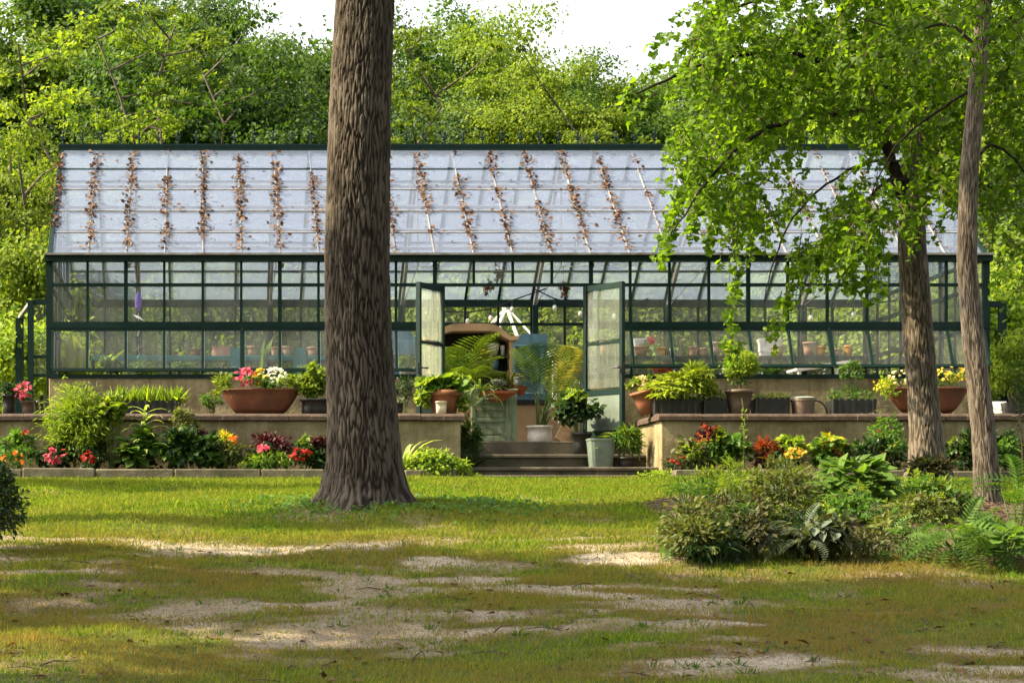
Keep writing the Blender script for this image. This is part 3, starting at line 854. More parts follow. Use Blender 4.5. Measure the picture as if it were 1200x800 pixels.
# lower row: top hung vents pushed out at the foot
def vent(i0, xa, xb, out, label):
    hz = Z_MID0 - .005; hy = -.045
    v = bpy.data.objects.new('vent_window', None); COL.objects.link(v); v.parent = gh; v['label'] = label
    v.location = Vector((xa, hy, hz)) - Vector(gh.location)
    h = Z_MID0 - Z_HEAD - .01
    tz, ty = -math.sqrt(h*h - out*out), -out
    pt = lambda x, f, o=0: Vector((x-xa, ty*f + o*tz/h, tz*f - o*ty/h))
    def lb(name, p, q, w, hh, mat):
        mb = MB(); mb.beam(p, q, w, hh, (0, -tz, ty)); 
        o = bpy.data.objects.new(name, mb.mesh(name, mat)); COL.objects.link(o); o.parent = v
    lb('vent_rail', pt(xa, .02), pt(xb, .02), .04, .03, GP_)
    lb('vent_rail', pt(xa, .985), pt(xb, .985), .045, .04, GP_)
    lb('vent_lip', pt(xa, .955, -.022), pt(xb, .955, -.022), .012, .02, MT['alu'])
    ed = [xa] + [x for x in BX if xa+.05 < x < xb-.05] + [xb]
    for x in ed:
        lb('glazing_bar', pt(x, .035), pt(x, .965), .036, .04, GP_)
        if x < xb: lb('glazing_clip', pt(x+.025, .04, -.012), pt(x+.025, .95, -.012), .008, .012, MT['alu'])
    for a, b in zip(ed[:-1], ed[1:]):
        mb = MB(); p = [pt(a,.03), pt(b,.03), pt(b,.975), pt(a,.975)]
        nrm = Vector((0, tz/h, -ty/h))*.003
        mb.add([q+nrm for q in p]+[q-nrm for q in p], [(0,1,2,3),(7,6,5,4),(0,4,5,1),(1,5,6,2),(2,6,7,3),(3,7,4,0)])
        o = bpy.data.objects.new('pane', mb.mesh('pane', GL)); COL.objects.link(o); o.parent = v
vent(0, X0+.05, BX[5], .10, 'nearly shut lower vent at the left end'); vent(0, BX[5]+.03, BX[9]+.3, .10, 'nearly shut lower vent left of the door')
vent(0, D1+.5, BX[20], .25, 'lower vent pushed open right of the door'); vent(0, BX[20]+.03, X1-.05, .25, 'lower vent pushed open at the right end')
for (a, b) in ((BX[9]+.3, D0-.06), (D1+.06, D1+.5)): pane('pane', a, b, Z_SILL, Z_MID0, -.004, GL)

# roof: 24 x 5 whitewashed panes on pale bars, the top row lying proud as ridge vents
slope = Vector((0, RY, ZR-ZE)); SL = slope.length; su = slope.normalized(); sn = Vector((0, -su.z, su.y))
def roofpt(x, t, o=0): return Vector((x, 0, ZE)) + slope*t + sn*o
ROWS = [0.0, .205, .405, .61, .81, 1.0]
for i in range(NB):
    for r in range(5):
        w, L = round(BX[i+1]-BX[i], 3), (ROWS[r+1]-ROWS[r])*SL
        key = ('roof', w, r)
        if key not in PANE:
            mb = MB(); e = .004; lap = .03 if r < 4 else .0
            p = [Vector((-w/2, 0, 0)), Vector((w/2, 0, 0)), Vector((w/2, su.y*(L+lap), su.z*(L+lap))), Vector((-w/2, su.y*(L+lap), su.z*(L+lap)))]
            mb.add([q for q in p]+[q+sn*e for q in p], [(0,3,2,1),(4,5,6,7),(0,1,5,4),(1,2,6,5),(2,3,7,6),(3,0,4,7)])
            PANE[key] = mb.mesh('roof_pane', MT['roof_glass'])
        _pl('roof_pane', PANE[key], gh, roofpt((BX[i]+BX[i+1])/2, ROWS[r], .012 + (.035 if r == 4 else 0) + random.uniform(0,.003)))
for i in range(NB+1):
    edge = i in (0, NB)
    bar('rafter', roofpt(BX[i], 0, .02), roofpt(BX[i], .985, .02), .06 if edge else .014, .07 if edge else .035, GP_ if edge else MT['pale_bar'], up=sn)
for r in range(1, 5):
    bar('purlin', roofpt(X0, ROWS[r], .022), roofpt(X1, ROWS[r], .022), .018, .016, MT['pale_bar'] if r < 4 else GP_, up=sn)
for r in (.30, .52, .72, .14):
    bar('inner_purlin', roofpt(X0, r, -.12), roofpt(X1, r, -.12), .03, .05, MT['pale_bar'], up=sn)
# back slope: panes joined, bars one by one
mb = MB(); y0, z0 = W, ZE
bs = Vector((0, -RY, ZR-ZE)); bn = Vector((0, su.z, su.y))
for i in range(NB):
    for r in range(5):
        a, b = BX[i]+.01, BX[i+1]-.01; t0, t1 = ROWS[r]+.004, ROWS[r+1]-.004
        p = [Vector((a, W, ZE))+bs*t0, Vector((b, W, ZE))+bs*t0, Vector((b, W, ZE))+bs*t1, Vector((a, W, ZE))+bs*t1]
        mb.add([q+bn*.008 for q in p]+[q+bn*.012 for q in p], [(0,3,2,1),(4,5,6,7),(0,1,5,4),(1,2,6,5),(2,3,7,6),(3,0,4,7)])
mb.build('back_roof_glazing', MT['roof_glass'], gh, kind='stuff')
for i in range(NB+1):
    p = Vector((BX[i], W, ZE)); bar('rafter', p+bn*.01, p+bs*.985+bn*.01, .04, .06, GP_, up=bn)
for r in ROWS[1:5]:
    p = Vector((X0, W, ZE))+bs*r; q = Vector((X1, W, ZE))+bs*r; bar('purlin', p+bn*.02, q+bn*.02, .04, .03, GP_, up=bn)
# gable ends
ne = 9
for X, s in ((X0, -1), (X1, 1)):
    ys = [W*k/ne for k in range(ne+1)]
    rz = lambda y: ZE + (ZR-ZE)*(1-abs(y-RY)/RY)
    for k in range(1, ne):
        th = .07 if k in (3, 6) else .036
        bar('glazing_bar', (X, ys[k], zf(440)), (X, ys[k], rz(ys[k])-.05), th, .05, up=(0,1,0))
    for z in (zb['sill'], zb['mid'], zb['thin'], ZE-.03):
        bar('end_rail', (X-s*.001, .05, z), (X-s*.001, W-.05, z), .06, .05)
    for k in range(ne):
        for za, zc in ((zb['sill'], zb['mid']), (zb['mid'], zb['thin']), (zb['thin'], ZE-.03)):
            mb = MB(); mb.box(X-.003, ys[k]+.02, za+.02, X+.003, ys[k+1]-.02, zc-.02); mb.build('pane', GL, gh)
        a, b = ys[k]+.02, ys[k+1]-.02; pts = [(a, ZE), (b, ZE), (b, rz(b)-.03)] + ([(RY, ZR-.03)] if a < RY < b else []) + [(a, rz(a)-.03)]
        if rz(a)-.03 > ZE and rz(b)-.03 > ZE or True:
            pts = [(y, max(z, ZE+.001)) for y, z in pts]
            mb = MB(); n = len(pts)
            mb.add([(X-.003, y, z) for y, z in pts]+[(X+.003, y, z) for y, z in pts], [tuple(range(n-1,-1,-1)), tuple(range(n, 2*n))]+[(i, (i+1) % n, n+(i+1) % n, n+i) for i in range(n)])
            mb.build('gable_pane', MT['roof_glass'], gh)
# trusses inside: rafter, tie rod, struts
for i in (2, 6, 10, 14, 18, 22):
    x = BX[i]+.04
    mb = MB()
    mb.beam((x, .06, ZE-.12), (x, RY, ZR-.14), .05, .08); mb.beam((x, W-.06, ZE-.12), (x, RY, ZR-.14), .05, .08)
    mb.tube([(x, .1, ZE-.12), (x, RY, ZE+.22), (x, W-.1, ZE-.12)], .007, 5)
    mb.beam((x, RY, ZE+.22), (x, RY, ZR-.15), .02, .02, (0,1,0))
    mb.beam((x, W*.22, ZE+.06), (x, W*.3, ZE+.95), .014, .014)
    mb.build('truss', MT['pale_bar'], gh)
    bar('inner_post', (x, W-.16, Z_FLOOR), (x, W-.16, ZE-.1), .09, .09, up=(0,1,0))
for i in ():                                # vent opening arms seen as slanting rods
    x = BX[i]+.25
    mb = MB(); mb.beam((x, .12, zf(392)), (x+.5, .5, zf(310)), .016, .016); mb.build('vent_arm', MT['pale_bar'], gh)
# doors, opened outwards on both sides
def leaf(hx, fx, fy, label, zb_=Z_FLOOR+.03):
    d = bpy.data.objects.new('door', None); COL.objects.link(d); d.parent = gh; d['label'] = label
    d.location = Vector((hx, -.06, zb_)) - Vector(gh.location)
    u = Vector((fx-hx, fy+.06, 0)); w = u.length; u.normalize(); H = Z_THIN-.03-zb_
    nn = u.cross(Vector((0,0,1)))
    def lb(name, p, q, ww, hh, mat=GP_, up=None):
        mb = MB(); mb.beam(p, q, ww, hh, up or (0,0,1)); o = bpy.data.objects.new(name, mb.mesh(name, mat)); COL.objects.link(o); o.parent = d; return o
    Z = Vector((0,0,1))
    lb('stile', u*.03, u*.03+Z*H, .05, .06, up=nn); lb('stile', u*(w-.03), u*(w-.03)+Z*H, .05, .065, up=nn)
    lb('door_rail', u*.061+Z*(H-.04), u*(w-.064)+Z*(H-.04), .045, .08); lb('door_rail', u*.061+Z*.06, u*(w-.064)+Z*.06, .045, .12)
    lb('door_rail', u*.061+Z*(H*.62), u*(w-.064)+Z*(H*.62), .03, .035)
    lb('door_rail', u*.061+Z*(H*.30), u*(w-.064)+Z*(H*.30), .04, .08)
    for za, zc in ((H*.637+.003, H-.083), (H*.33, H*.61)):
        mb = MB(); p = [u*.062+Z*za, u*(w-.066)+Z*za, u*(w-.066)+Z*zc, u*.062+Z*zc]
        mb.add([q+nn*.003 for q in p]+[q-nn*.003 for q in p], [(0,1,2,3),(7,6,5,4),(0,4,5,1),(1,5,6,2),(2,6,7,3),(3,7,4,0)])
        o = bpy.data.objects.new('pane', mb.mesh('pane', MT['door_glass'])); COL.objects.link(o); o.parent = d
    mb = MB(); p = [u*.062+Z*.123, u*(w-.066)+Z*.123, u*(w-.066)+Z*(H*.28), u*.062+Z*(H*.28)]
    mb.add([q+nn*.012 for q in p]+[q-nn*.012 for q in p], [(0,1,2,3),(7,6,5,4),(0,4,5,1),(1,5,6,2),(2,6,7,3),(3,7,4,0)])
    o = bpy.data.objects.new('kick_panel', mb.mesh('kick_panel', MT['sage_plastic'])); COL.objects.link(o); o.parent = d
    mb = MB()
    hp = u*(w-.03)+Z*(H*.45)
    mb.box(hp.x-.02, hp.y-.05, hp.z-.07, hp.x+.02, hp.y+.05, hp.z+.07); mb.tube([hp+nn*.05, hp+nn*.09, hp+nn*.09-u*.11], [.014,.014,.012], 6); mb.tube([hp-nn*.05, hp-nn*.09, hp-nn*.09-u*.11], [.014,.014,.012], 6)
    o = bpy.data.objects.new('door_handle', mb.mesh('door_handle', MT['dark_metal'])); COL.objects.link(o); o.parent = d
leaf(D0+.0, XP(489.5, -.62), -.62, 'left door leaf folded out'); leaf(D1+.0, XP(731, -.68), -.68, 'right door leaf folded out')
# lean-to at the left end, open arch frame at the right end
lt = thing('glass_lean_to', 'small dark framed glass lean-to at the left end of the greenhouse', 'lean-to', (XP(46,1.2), 1.2, 2.9))
xa, xb, yy = XP(36, 1.0), X0-.06, 1.0
for x in (xa, xb): 
    mb = MB(); mb.beam((x, yy, 2.8), (x, yy, ZP(352,1.0)), .09, .09, (0,1,0)); mb.build('post', GP_, lt)
for py, h in ((354,.08),(418,.04),(440,.05)):
    mb = MB(); mb.beam((xa+.046, yy, ZP(py,1.)), (xb-.046, yy, ZP(py,1.)), .06, h); mb.build('rail', GP_, lt)
for a, b in ((356,417),(419,438)):
    mb = MB(); mb.box(xa+.05, yy-.003, ZP(b,1.), xb-.05, yy+.003, ZP(a,1.)); mb.build('pane', GL, lt)
mb = MB(); x = XP(23, 1.9); mb.beam((x, 1.9, 2.8), (x, 1.9, ZP(373,1.9)), .12, .12, (0,1,0)); mb.build('rear_post', GP_, lt)
mb = MB(); mb.beam((x, 1.9, ZP(372,1.9)), (xa, 1.05, ZP(353,1.)), .05, .05); mb.build('brace', MT['pale_bar'], lt)
ar = thing('green_arch_frame', 'square dark green metal frame standing off the right end of the greenhouse', 'frame', (XP(1168,1.2), 1.2, 2.9))
xe = XP(1174.5, 1.2)
mb = MB(); mb.beam((xe, 1.2, 2.8), (xe, 1.2, ZP(353.5,1.2)), .1, .1, (0,1,0)); mb.build('post', GP_, ar)
mb = MB(); mb.beam((X1+.05, 1.2, ZP(353.5,1.2)-.04), (xe-.052, 1.2, ZP(353.5,1.2)-.04), .09, .09); mb.build('crossbar', GP_, ar)
# brown leaves caught along the roof bars
n = 0; pos = []; ax = []; nr = []; sz = []
for i in range(0, NB+1):
    k = 210 if i < 16 else 70
    for _ in range(k):
        t = random.betavariate(1.3, 1.15)*.93+.03
        if vnoise(i*7.3, t*9, 2.0) < .27: continue
        x = BX[i] + random.gauss(0, .022 + .05*(random.random() < .25)) + random.choice((0,0,0,.05))
        p = roofpt(x, t, .055 if t < .81 else .08)
        pos.append(tuple(p)); ax.append((random.uniform(-1,1), random.uniform(-.6,.6), random.uniform(-.5,.5)))
        q = sn + Vector((random.uniform(-.5,.5),)*3); nr.append(tuple(q)); sz.append(random.uniform(.035,.085)*(1 if i < 16 else .85))
for _ in range(110):
    x = random.uniform(X0, BX[16]); t = random.uniform(.05,.8)
    pos.append(tuple(roofpt(x, t, .03))); ax.append((random.uniform(-1,1), random.uniform(-.6,.6), 0)); nr.append(tuple(sn)); sz.append(random.uniform(.025,.06))
mb = leaves(MB(), np.array(pos), np.array(ax), np.array(nr), np.array(sz), 'broad')
tag(mb.build('roof_leaf_litter', MT['dead_leaf']), 'dead brown leaves caught along the roof bars of the greenhouse', 'leaves', kind='stuff')
# ------------------------------------------------------------------ trees
def bark_trunk(name, pts, mat, parent, na=120, nz=260, amp=.02, kf=11.0, kz=3, flare=None, seed=0.0):
    """pts: rows (x, y, z, radius); furrowed surface in real relief"""
    pts = np.array(pts, float)
    t = np.linspace(0, 1, nz)
    zz = pts[0,2] + (pts[-1,2]-pts[0,2])*t
    ip = lambda k: np.interp(zz, pts[:,2], pts[:,k])
    def sm(a):
        for _ in range(3): a[1:-1] = (a[:-2]+2*a[1:-1]+a[2:])/4
        return a
    cx, cy, rr = sm(ip(0)), sm(ip(1)), sm(ip(3))
    th = np.linspace(0, 2*np.pi, na, endpoint=False)
    T, Zg = np.meshgrid(th, zz); RR = rr[:,None]
    # plates between cracks: cells drawn out along the trunk, wandering sideways; kf cells round it, each 1/kz m long
    u, v = np.cos(T)*2.2, np.sin(T)*2.2
    S = T/(2*np.pi)*kf + (fbm(u*2, v*2, Zg*2.2+seed, 3)-.5)*3.2 + (vnoise(u*6, v*6, Zg*9+seed)-.5)*.7
    Q = Zg*kz + (fbm(u*3, v*3, Zg*1.5+5+seed, 2)-.5)*2.0
    si, qi = np.floor(S).astype(np.int64), np.floor(Q).astype(np.int64)
    f1 = np.full(S.shape, 9.0); f2 = np.full(S.shape, 9.0)
    for di in (-1, 0, 1):
        for dj in (-1, 0, 1):
            ci, cj = si+di, qi+dj; cw = np.mod(ci, int(kf))
            d = np.hypot(ci+_h(cw, cj, cw*0+3)-S, cj+_h(cw, cj, cw*0+7)-Q)
            f2 = np.minimum(f2, np.maximum(f1, d)); f1 = np.minimum(f1, d)
    n3 = fbm(u*14, v*14, Zg*22+seed, 3)
    ridge = np.clip((f2-f1)*2.3, 0, 1)**.8*.72 + n3*.5 - .05
    fl = 0
    if flare is not None:
        z0, hgt, k = flare
        e = np.exp(-np.clip(Zg-z0, 0, None)/hgt)
        fl = e*(.5+.5*np.cos(T*k+seed+np.sin(T*2)*.7))*.30
    rad = RR*(1+fl) + (ridge-.6)*amp + (fbm(np.cos(T)*1.3, np.sin(T)*1.3, Zg*.9+seed, 2)-.5)*.10*RR
    V = np.stack([cx[:,None]+np.cos(T)*rad, cy[:,None]+np.sin(T)*rad, Zg], -1)
    ii = np.arange(na*nz).reshape(nz, na); jj = np.roll(ii, -1, 1)
    q = np.stack([ii[:-1], jj[:-1], jj[1:], ii[1:]], -1).reshape(-1, 4)
    mb = MB(); mb.np(V.reshape(-1,3), q.ravel(), np.full(len(q), 4))
    me = mb.mesh(name, mat, True)
    a = me.attributes.new('ridge', 'FLOAT', 'POINT'); a.data.foreach_set('value', np.clip(ridge, 0, 1).ravel().astype(np.float32))
    return link(name, me, parent)

def limbs(mb, c, rad, n, base, r0, seed):
    rs = random.Random(seed)
    for k in range(n):
        a = 2*math.pi*k/n + rs.uniform(-.4,.4); e = rs.uniform(.1, .9)
        tip = Vector((c[0]+math.cos(a)*rad[0]*.8*math.cos(e), c[1]+math.sin(a)*rad[1]*.8*math.cos(e), c[2]+rad[2]*.75*math.sin(e)))
        st = Vector(base) + Vector((0,0,rs.uniform(-.1,.35)*rad[2]))
        mid = st.lerp(tip, .5) + Vector((rs.uniform(-.3,.3), rs.uniform(-.3,.3), -.12*rad[2]))
        mb.tube([st, mid, tip], [r0*.6, r0*.35, r0*.1], 6)
        for _ in range(3):
            q = mid.lerp(tip, rs.uniform(.0,.7)); d = Vector((rs.uniform(-1,1), rs.uniform(-1,1), rs.uniform(-.1,.8)))*rad[0]*.35
            mb.tube([q, q+d*.5+Vector((0,0,.1)), q+d], [r0*.25, r0*.15, r0*.05], 5)

# far crowns: a few kinds of crown, each tree its own object
def crown_mesh(seed, mat, n, rx, rz, size, ncl, csz=.30, t='oval', layered=False):
    global RNG
    keep = RNG; RNG = np.random.default_rng(seed)
    mb = MB()
    k = dirs(ncl); k[:,2] = np.where(k[:,2] < -.55, -k[:,2]*.5, k[:,2])
    k *= (RNG.random((ncl,1))**.38)
    lump = .78 + .45*fbm(k[:,0]*1.6+seed, k[:,1]*1.6, k[:,2]*1.6, 2)[:,None]
    k = k*lump
    cs = RNG.uniform(.55, 1.35, ncl)*csz
    i = RNG.integers(0, ncl, n)
    g = RNG.normal(size=(n,3))*np.array([.5,.5,.24 if layered else .36])*cs[i][:,None]
    p = (k[i] + g)*np.array([rx, rx, rz])
    out = unit(p/np.array([rx,rx,rz])*.35 + g/csz*1.3)
    nr = unit(out*.85 + np.array([0,0,.5]) + RNG.normal(size=(n,3))*.24)
    ax = unit(out*.6 + rnd(n)*.9 + np.array([0,0,-.45]))
    leaves(mb, p, ax, nr, size*RNG.uniform(.6, 1.3, n), t)
    me = mb.mesh('crown', mat); RNG = keep
    return me
CR = {}
for nm, args in {
    'maple': (1, LM['wood_a'], 52000, 3.6, 4.0, .115, 105, .215, 'wide', True),
    'locust': (2, LM['wood_b'], 50000, 3.4, 3.8, .105, 110, .20, 'wide', True),
    'oak': (3, LM['wood_c'], 52000, 3.6, 4.2, .115, 100, .21, 'wide', False),
    'slender': (4, LM['wood_a'], 36000, 2.3, 4.4, .10, 90, .20, 'wide', False),
    'bush': (5, LM['lime'], 9000, 1.5, 1.3, .11, 60, .33, 'wide', False),
    'thicket': (6, LM['wood_b'], 9000, 1.6, 1.3, .11, 60, .33, 'wide', False),
    'bright': (7, LM['lime'], 40000, 3.0, 3.4, .105, 95, .21, 'wide', True)}.items():
    CR[nm] = crown_mesh(*args)
CTOP = {k: max(v.co.z for v in m.vertices)*.93 for k, m in CR.items()}
def far_tree(label, kind, px, py, Y, s=1.0, sz=None, rot=None, name='broadleaf_tree', group='trees behind the greenhouse', trunk=True):
    """px, py: where the top of a tree (the middle of a shrub) shows"""
    c = P(px, py, Y); zg = float(gz0(Y))
    if trunk: c.z -= CTOP[kind]*(sz or s)
    t = thing(name, label, 'tree' if trunk else 'shrub', (c.x, Y, zg), group)
    o = bpy.data.objects.new('crown', CR[kind]); COL.objects.link(o); o.parent = t
    o.location = (0, 0, c.z-zg); o.scale = (s, s, sz or s); o.rotation_euler = (0, 0, rot if rot is not None else random.uniform(0, 6.28))
    rad = np.array([3.3*s, 3.3*s, 3.8*(sz or s)]) if trunk else None
    if trunk:
        mb = MB(); r = .20*s
        b = Vector((c.x, Y, zg-.1)); m = Vector((c.x+random.uniform(-.3,.3), Y+random.uniform(-.2,.2), zg+(c.z-zg)*.6)); e = Vector((c.x, Y, c.z+rad[2]*.6))
        mb.tube([b, b+Vector((0,0,.5)), m, Vector((c.x,Y,c.z)), e], [r*1.35, r, r*.8, r*.6, r*.12], 8)
        limbs(mb, c, rad*.9, 6, m, r*.9, int(px+py*7))
        mb.build('trunk', MT['far_bark'], t)
    else:
        mb = MB()
        for k in range(4):
            a = k*1.6; mb.tube([(c.x+.05*math.cos(a), Y+.05*math.sin(a), zg-.05), (c.x+.6*s*math.cos(a), Y+.6*s*math.sin(a), c.z+.2)], [.03,.012], 5)
        mb.build('stem', MT['far_bark'], t)
    return t
FT = [
 # left mass up to the top of the frame
 ('tall mid green maple at the far left edge of the frame','maple',15,-40,27,1.4,1.34),
 ('yellow green tree low at the left edge beside the greenhouse','bright',12,140,8,0.8,0.95),
 ('sunlit yellow green tree rising behind the left greenhouse corner','locust',108,20,26,1.34,1.34),
 ('deep green maple between the left edge and the big trunk','maple',190,25,23,1.3,1.3),
 ('dark blue green oak just left of the big trunk','oak',272,34,24,1.17,1.23),
 ('layered green maple touching the left side of the big trunk','maple',345,40,26,1.11,1.17),
 ('tall pale green tree far behind the left ridge corner','locust',60,-60,27,1.5,1.4),
 ('tall dark oak filling the top left of the picture','oak',170,-70,28,1.4,1.35),
 ('tall leafy tree under the left sky gap','maple',228,-20,29,.8,1.1),
 ('small rounded tree just below the left sky gap','locust',356,32,33,.9,.9),
 # middle skyline
 ('slender dark tree just right of the big trunk','slender',462,14,26,1.0,1.0),
 ('tall feathery tree forming the highest middle skyline','slender',525,-4,29,1.2,1.05),
 ('blue green oak low behind the middle ridge','oak',510,80,23,0.88,0.83),
 ('tall rounded tree on the skyline right of middle','locust',600,8,27,1.0,1.05),
 ('bright yellow green tree glowing behind the middle ridge','bright',632,78,23,0.8,0.77),
 ('slim tree on the skyline between the two tallest crowns','slender',566,28,34,1.1,1.0),
 ('sloping green tree right of the bright yellow one','maple',690,56,24,0.85,0.85),
 ('pale tree at the low end of the skyline','locust',752,78,26,0.85,0.8),
 ('hazy blue green tree behind the ginkgo fringe','oak',800,92,32,0.95,0.9),
 ('pale yellow tree glimpsed through the ginkgo leaves','locust',870,60,27,1.1,1.0),
 ('tall green tree hidden behind the ginkgo crown','maple',950,0,25,1.2,1.1),
 # right side behind the trunks
 ('sunny yellow green tree between the two right trunks','bright',1105,20,15,1.05,1.1),
 ('tall mid green tree at the right edge','maple',1195,-30,19,1.2,1.3),
 ('dark oak at the right edge above the arch frame','oak',1200,170,11,0.75,0.75),
 ('broad tree behind the right end of the greenhouse','locust',1040,60,22,1.0,1.0),
 ('bushy tree low behind the left half of the greenhouse','oak',150,120,29,1.04,1.04),
 ('bushy tree low behind the big trunk','maple',400,110,25,0.94,0.94),
 ('bushy tree low behind the middle of the greenhouse','locust',690,125,25,0.88,0.88),
 ('bushy tree low behind the right half of the greenhouse','oak',900,110,20,0.9,0.9),
 # outside the frame at either side, part of the same wood
 ('green maple standing beyond the left edge of the frame','maple',-110,0,26,1.4,1.4),
 ('oak standing beyond the right edge of the frame','oak',1330,0,16,1.2,1.2),
]
for row in FT:
    far_tree(row[0], row[1], row[2], row[3], row[4], row[5], row[6])
SH = [
 ('bright shrub behind the left end panes','bush',95,395,9.5,1.1,1.0),('blue green shrub behind the second left bay','thicket',160,385,11,1.15,1.2),
 ('green shrub seen through the left panes','bush',225,390,10,1.1,1.1),('dark shrub seen behind the wide clay trough','thicket',285,385,11,1.1,1.2),
 ('leafy shrub seen left of the big trunk through glass','bush',350,390,10,1.1,1.1),('shrub behind the panes right of the big trunk','thicket',470,395,11,1.0,1.1),
 ('yellow shrub behind the left side of the doorway','bush',535,375,11,1.0,1.0),('sunny yellow shrub behind the doorway','bush',650,370,12,1.2,1.1),
 ('sunlit shrub behind the right door leaf','bush',720,375,11,1.1,1.0),('bright shrub behind the terracotta bowl with pink flowers','bush',790,372,11,1.2,1.1),
 ('pale shrub behind the tall shelf pots','bush',870,375,12,1.2,1.1),('light green shrub behind the white tray on the shelf','bush',950,370,11,1.2,1.1),
 ('yellow green shrub behind the right end panes','bush',1030,372,10,1.1,1.1),
 ('glowing yellow green shrub inside the arch frame','bush',1165,395,4.5,1.0,1.1),('feathery lime shrub at the right edge above the wall','bush',1196,432,.6,.40,.45),
 ('lime green shrub at the left edge beside the lean-to','bush',15,425,3.2,.9,.75),('sunny shrub behind the lean-to panes','bush',60,330,6.0,.8,.9),
 ('dark shrub in the shade behind the lean-to','thicket',10,350,8,1.0,1.0),
 ('tall bush at the right edge behind the arch frame','thicket',1195,350,9,1.2,1.2),
]
for i_, (lb, kd, px, py, Y, s, sz) in enumerate(SH):
    if i_ < 13:                                          # staggered so that the sun gets in between them
        Y2 = 11.5+(i_*2 % 3)*3.2; s *= (Y2+30)/(Y+30)*.92; sz *= (Y2+30)/(Y+30)*.92; Y = Y2
    far_tree(lb, kd, px, py, Y, s, sz, name='garden_shrub', group='shrubs around the greenhouse', trunk=False)
def sapling(label, px, top, Y, seed, mat):
    rs = random.Random(seed); zg = float(gz0(Y)); b = Vector((XP(px,Y), Y, zg)); zt = ZP(top, Y)
    t = thing('slender_tree', label, 'tree', tuple(b), 'slender trees at the edge of the wood')
    mb = MB(); H = zt-zg; pts = [b-Vector((0,0,.2))]+[b+Vector((rs.uniform(-.12,.12)*k, rs.uniform(-.1,.1)*k, H*k/7)) for k in range(1,8)]
    mb.tube(pts, [.085*(1-k/8.6) for k in range(8)], 7); tips = []
    for k in range(14):
        i = rs.randint(2,6); q = pts[i].lerp(pts[i+1], rs.random()); a = rs.uniform(0,6.28); L = rs.uniform(.9,2.0)
        e = q+Vector((math.cos(a)*L, math.sin(a)*L, rs.uniform(.5,1.3))); m = q.lerp(e,.5)+Vector((0,0,-.1)); mb.tube([q,m,e],[.028,.016,.006],5); tips += [m,e]
    mb.build('trunk', MT['far_bark'], t); mb = MB()
    for p in tips: cloud(mb, tuple(p), (.72,.72,.30), 130, .12, 'wide', .75, .5, .4, -.9, 5)
    mb.build('crown', LM[mat], t)
for k, row in enumerate((('slender forked tree above the second roof bay', 150, 40, 14.5, 'wood_b'), ('thin dark stemmed tree left of the dark oak', 218, 20, 15.5, 'wood_b'), ('thin tree with open branches before the dark oak', 247, 80, 14, 'wood_a'),
    ('slender tree just above the right of the big trunk', 492, 60, 15, 'wood_b'), ('thin open tree below the middle skyline', 655, 105, 18, 'wood_b'), ('slender tree at the left edge above the lean to', 42, 60, 12, 'lime'))):
    sapling(row[0], row[1], row[2], row[3], 70+k, row[4])
# the wood beyond, one mass
def wood():
    n = 60000
    ang = RNG.uniform(0, 1, n); Y = RNG.uniform(34, 44, n); px = RNG.uniform(-260, 1460, n)
    X = CX + (px-PX)*(Y+DC)/F
    top = 5.0 + 3.6*fbm(X*.14, Y*.05, 4.0, 3)
    Z = gz0(Y) + RNG.random(n)**.7*top
    mb = leaves(MB(), np.stack([X,Y,Z],1), dirs(n)+np.array([0,0,-.3]), dirs(n)*.6+np.array([0,-.4,.7]), RNG.uniform(.28,.5,n), 'oval')
    tag(mb.build('far_woodland', LM['wood_c']), 'dense green wood far behind the garden trees', 'woodland', kind='stuff')
wood()
def wood_behind():                                         # the wood the viewer stands in front of: reflected in the glass
    n = 26000; X = RNG.uniform(-50, 45, n); Y = RNG.uniform(-62, -50, n); Z = -1.0 + RNG.random(n)**.8*(13+6*fbm(X*.12, Y*.1, 7.0, 3))
    mb = leaves(MB(), np.stack([X,Y,Z],1), dirs(n)+np.array([0,0,-.3]), dirs(n)*.6+np.array([0,.4,.7]), RNG.uniform(.5,.9,n), 'oval')
    tag(mb.build('rear_woodland', LM['wood_a']), 'green wood behind the viewer', 'woodland', kind='stuff')
wood_behind()

# ------------------------------------------------------------------ the big trunk in the foreground
TY = -10.0
def tx(px, Y=TY): return XP(px, Y)
oakz = lambda py: ZP(py, TY)
base = GP(428, 598); zb_ = float(gz(XP(428,TY), TY))
oak = thing('oak_tree', 'massive furrowed tree trunk standing alone on the lawn left of the steps', 'tree', (tx(428), TY, zb_))
tp = [(tx(428), TY, zb_-.25, M(62,TY)), (tx(428), TY, oakz(598), M(57,TY)), (tx(428), TY, oakz(575), M(48.5,TY)), (tx(427), TY, oakz(545), M(43,TY)), (tx(425), TY, oakz(500), M(40,TY)),
      (tx(420), TY, oakz(400), M(38,TY)), (tx(418), TY, oakz(300), M(37,TY)), (tx(421), TY, oakz(150), M(36,TY)), (tx(428), TY, oakz(0), M(34,TY)), (tx(434), TY, oakz(-120), M(31,TY)), (tx(440), TY+.3, 10.5, M(24,TY))]
bark_trunk('trunk', tp, MT['oak_bark'], oak, 270, 620, .032, 58, 3.3, (oakz(600), .28, 5), 3.0)
mb = MB(); oc = (tx(440)-.5, TY-1.2, 13.5)
limbs(mb, oc, (4.4, 3.6, 3.0), 8, (tx(440), TY+.3, 10.2), .33, 5); mb.build('limb', MT['far_bark'], oak)
def big_crown(parent, c, rad, seed, n, mat, size, ncl, t='oval'):
    global RNG
    keep = RNG; RNG = np.random.default_rng(seed); mb = MB()
    cloud(mb, c, rad, n, size, t, .6, .4, .3, -.3, ncl, .6, .26); RNG = keep
    return mb.build('crown', mat, parent)
big_crown(oak, oc, (4.4,3.6,2.8), 21, 6500, LM['wood_a'], .2, 70)
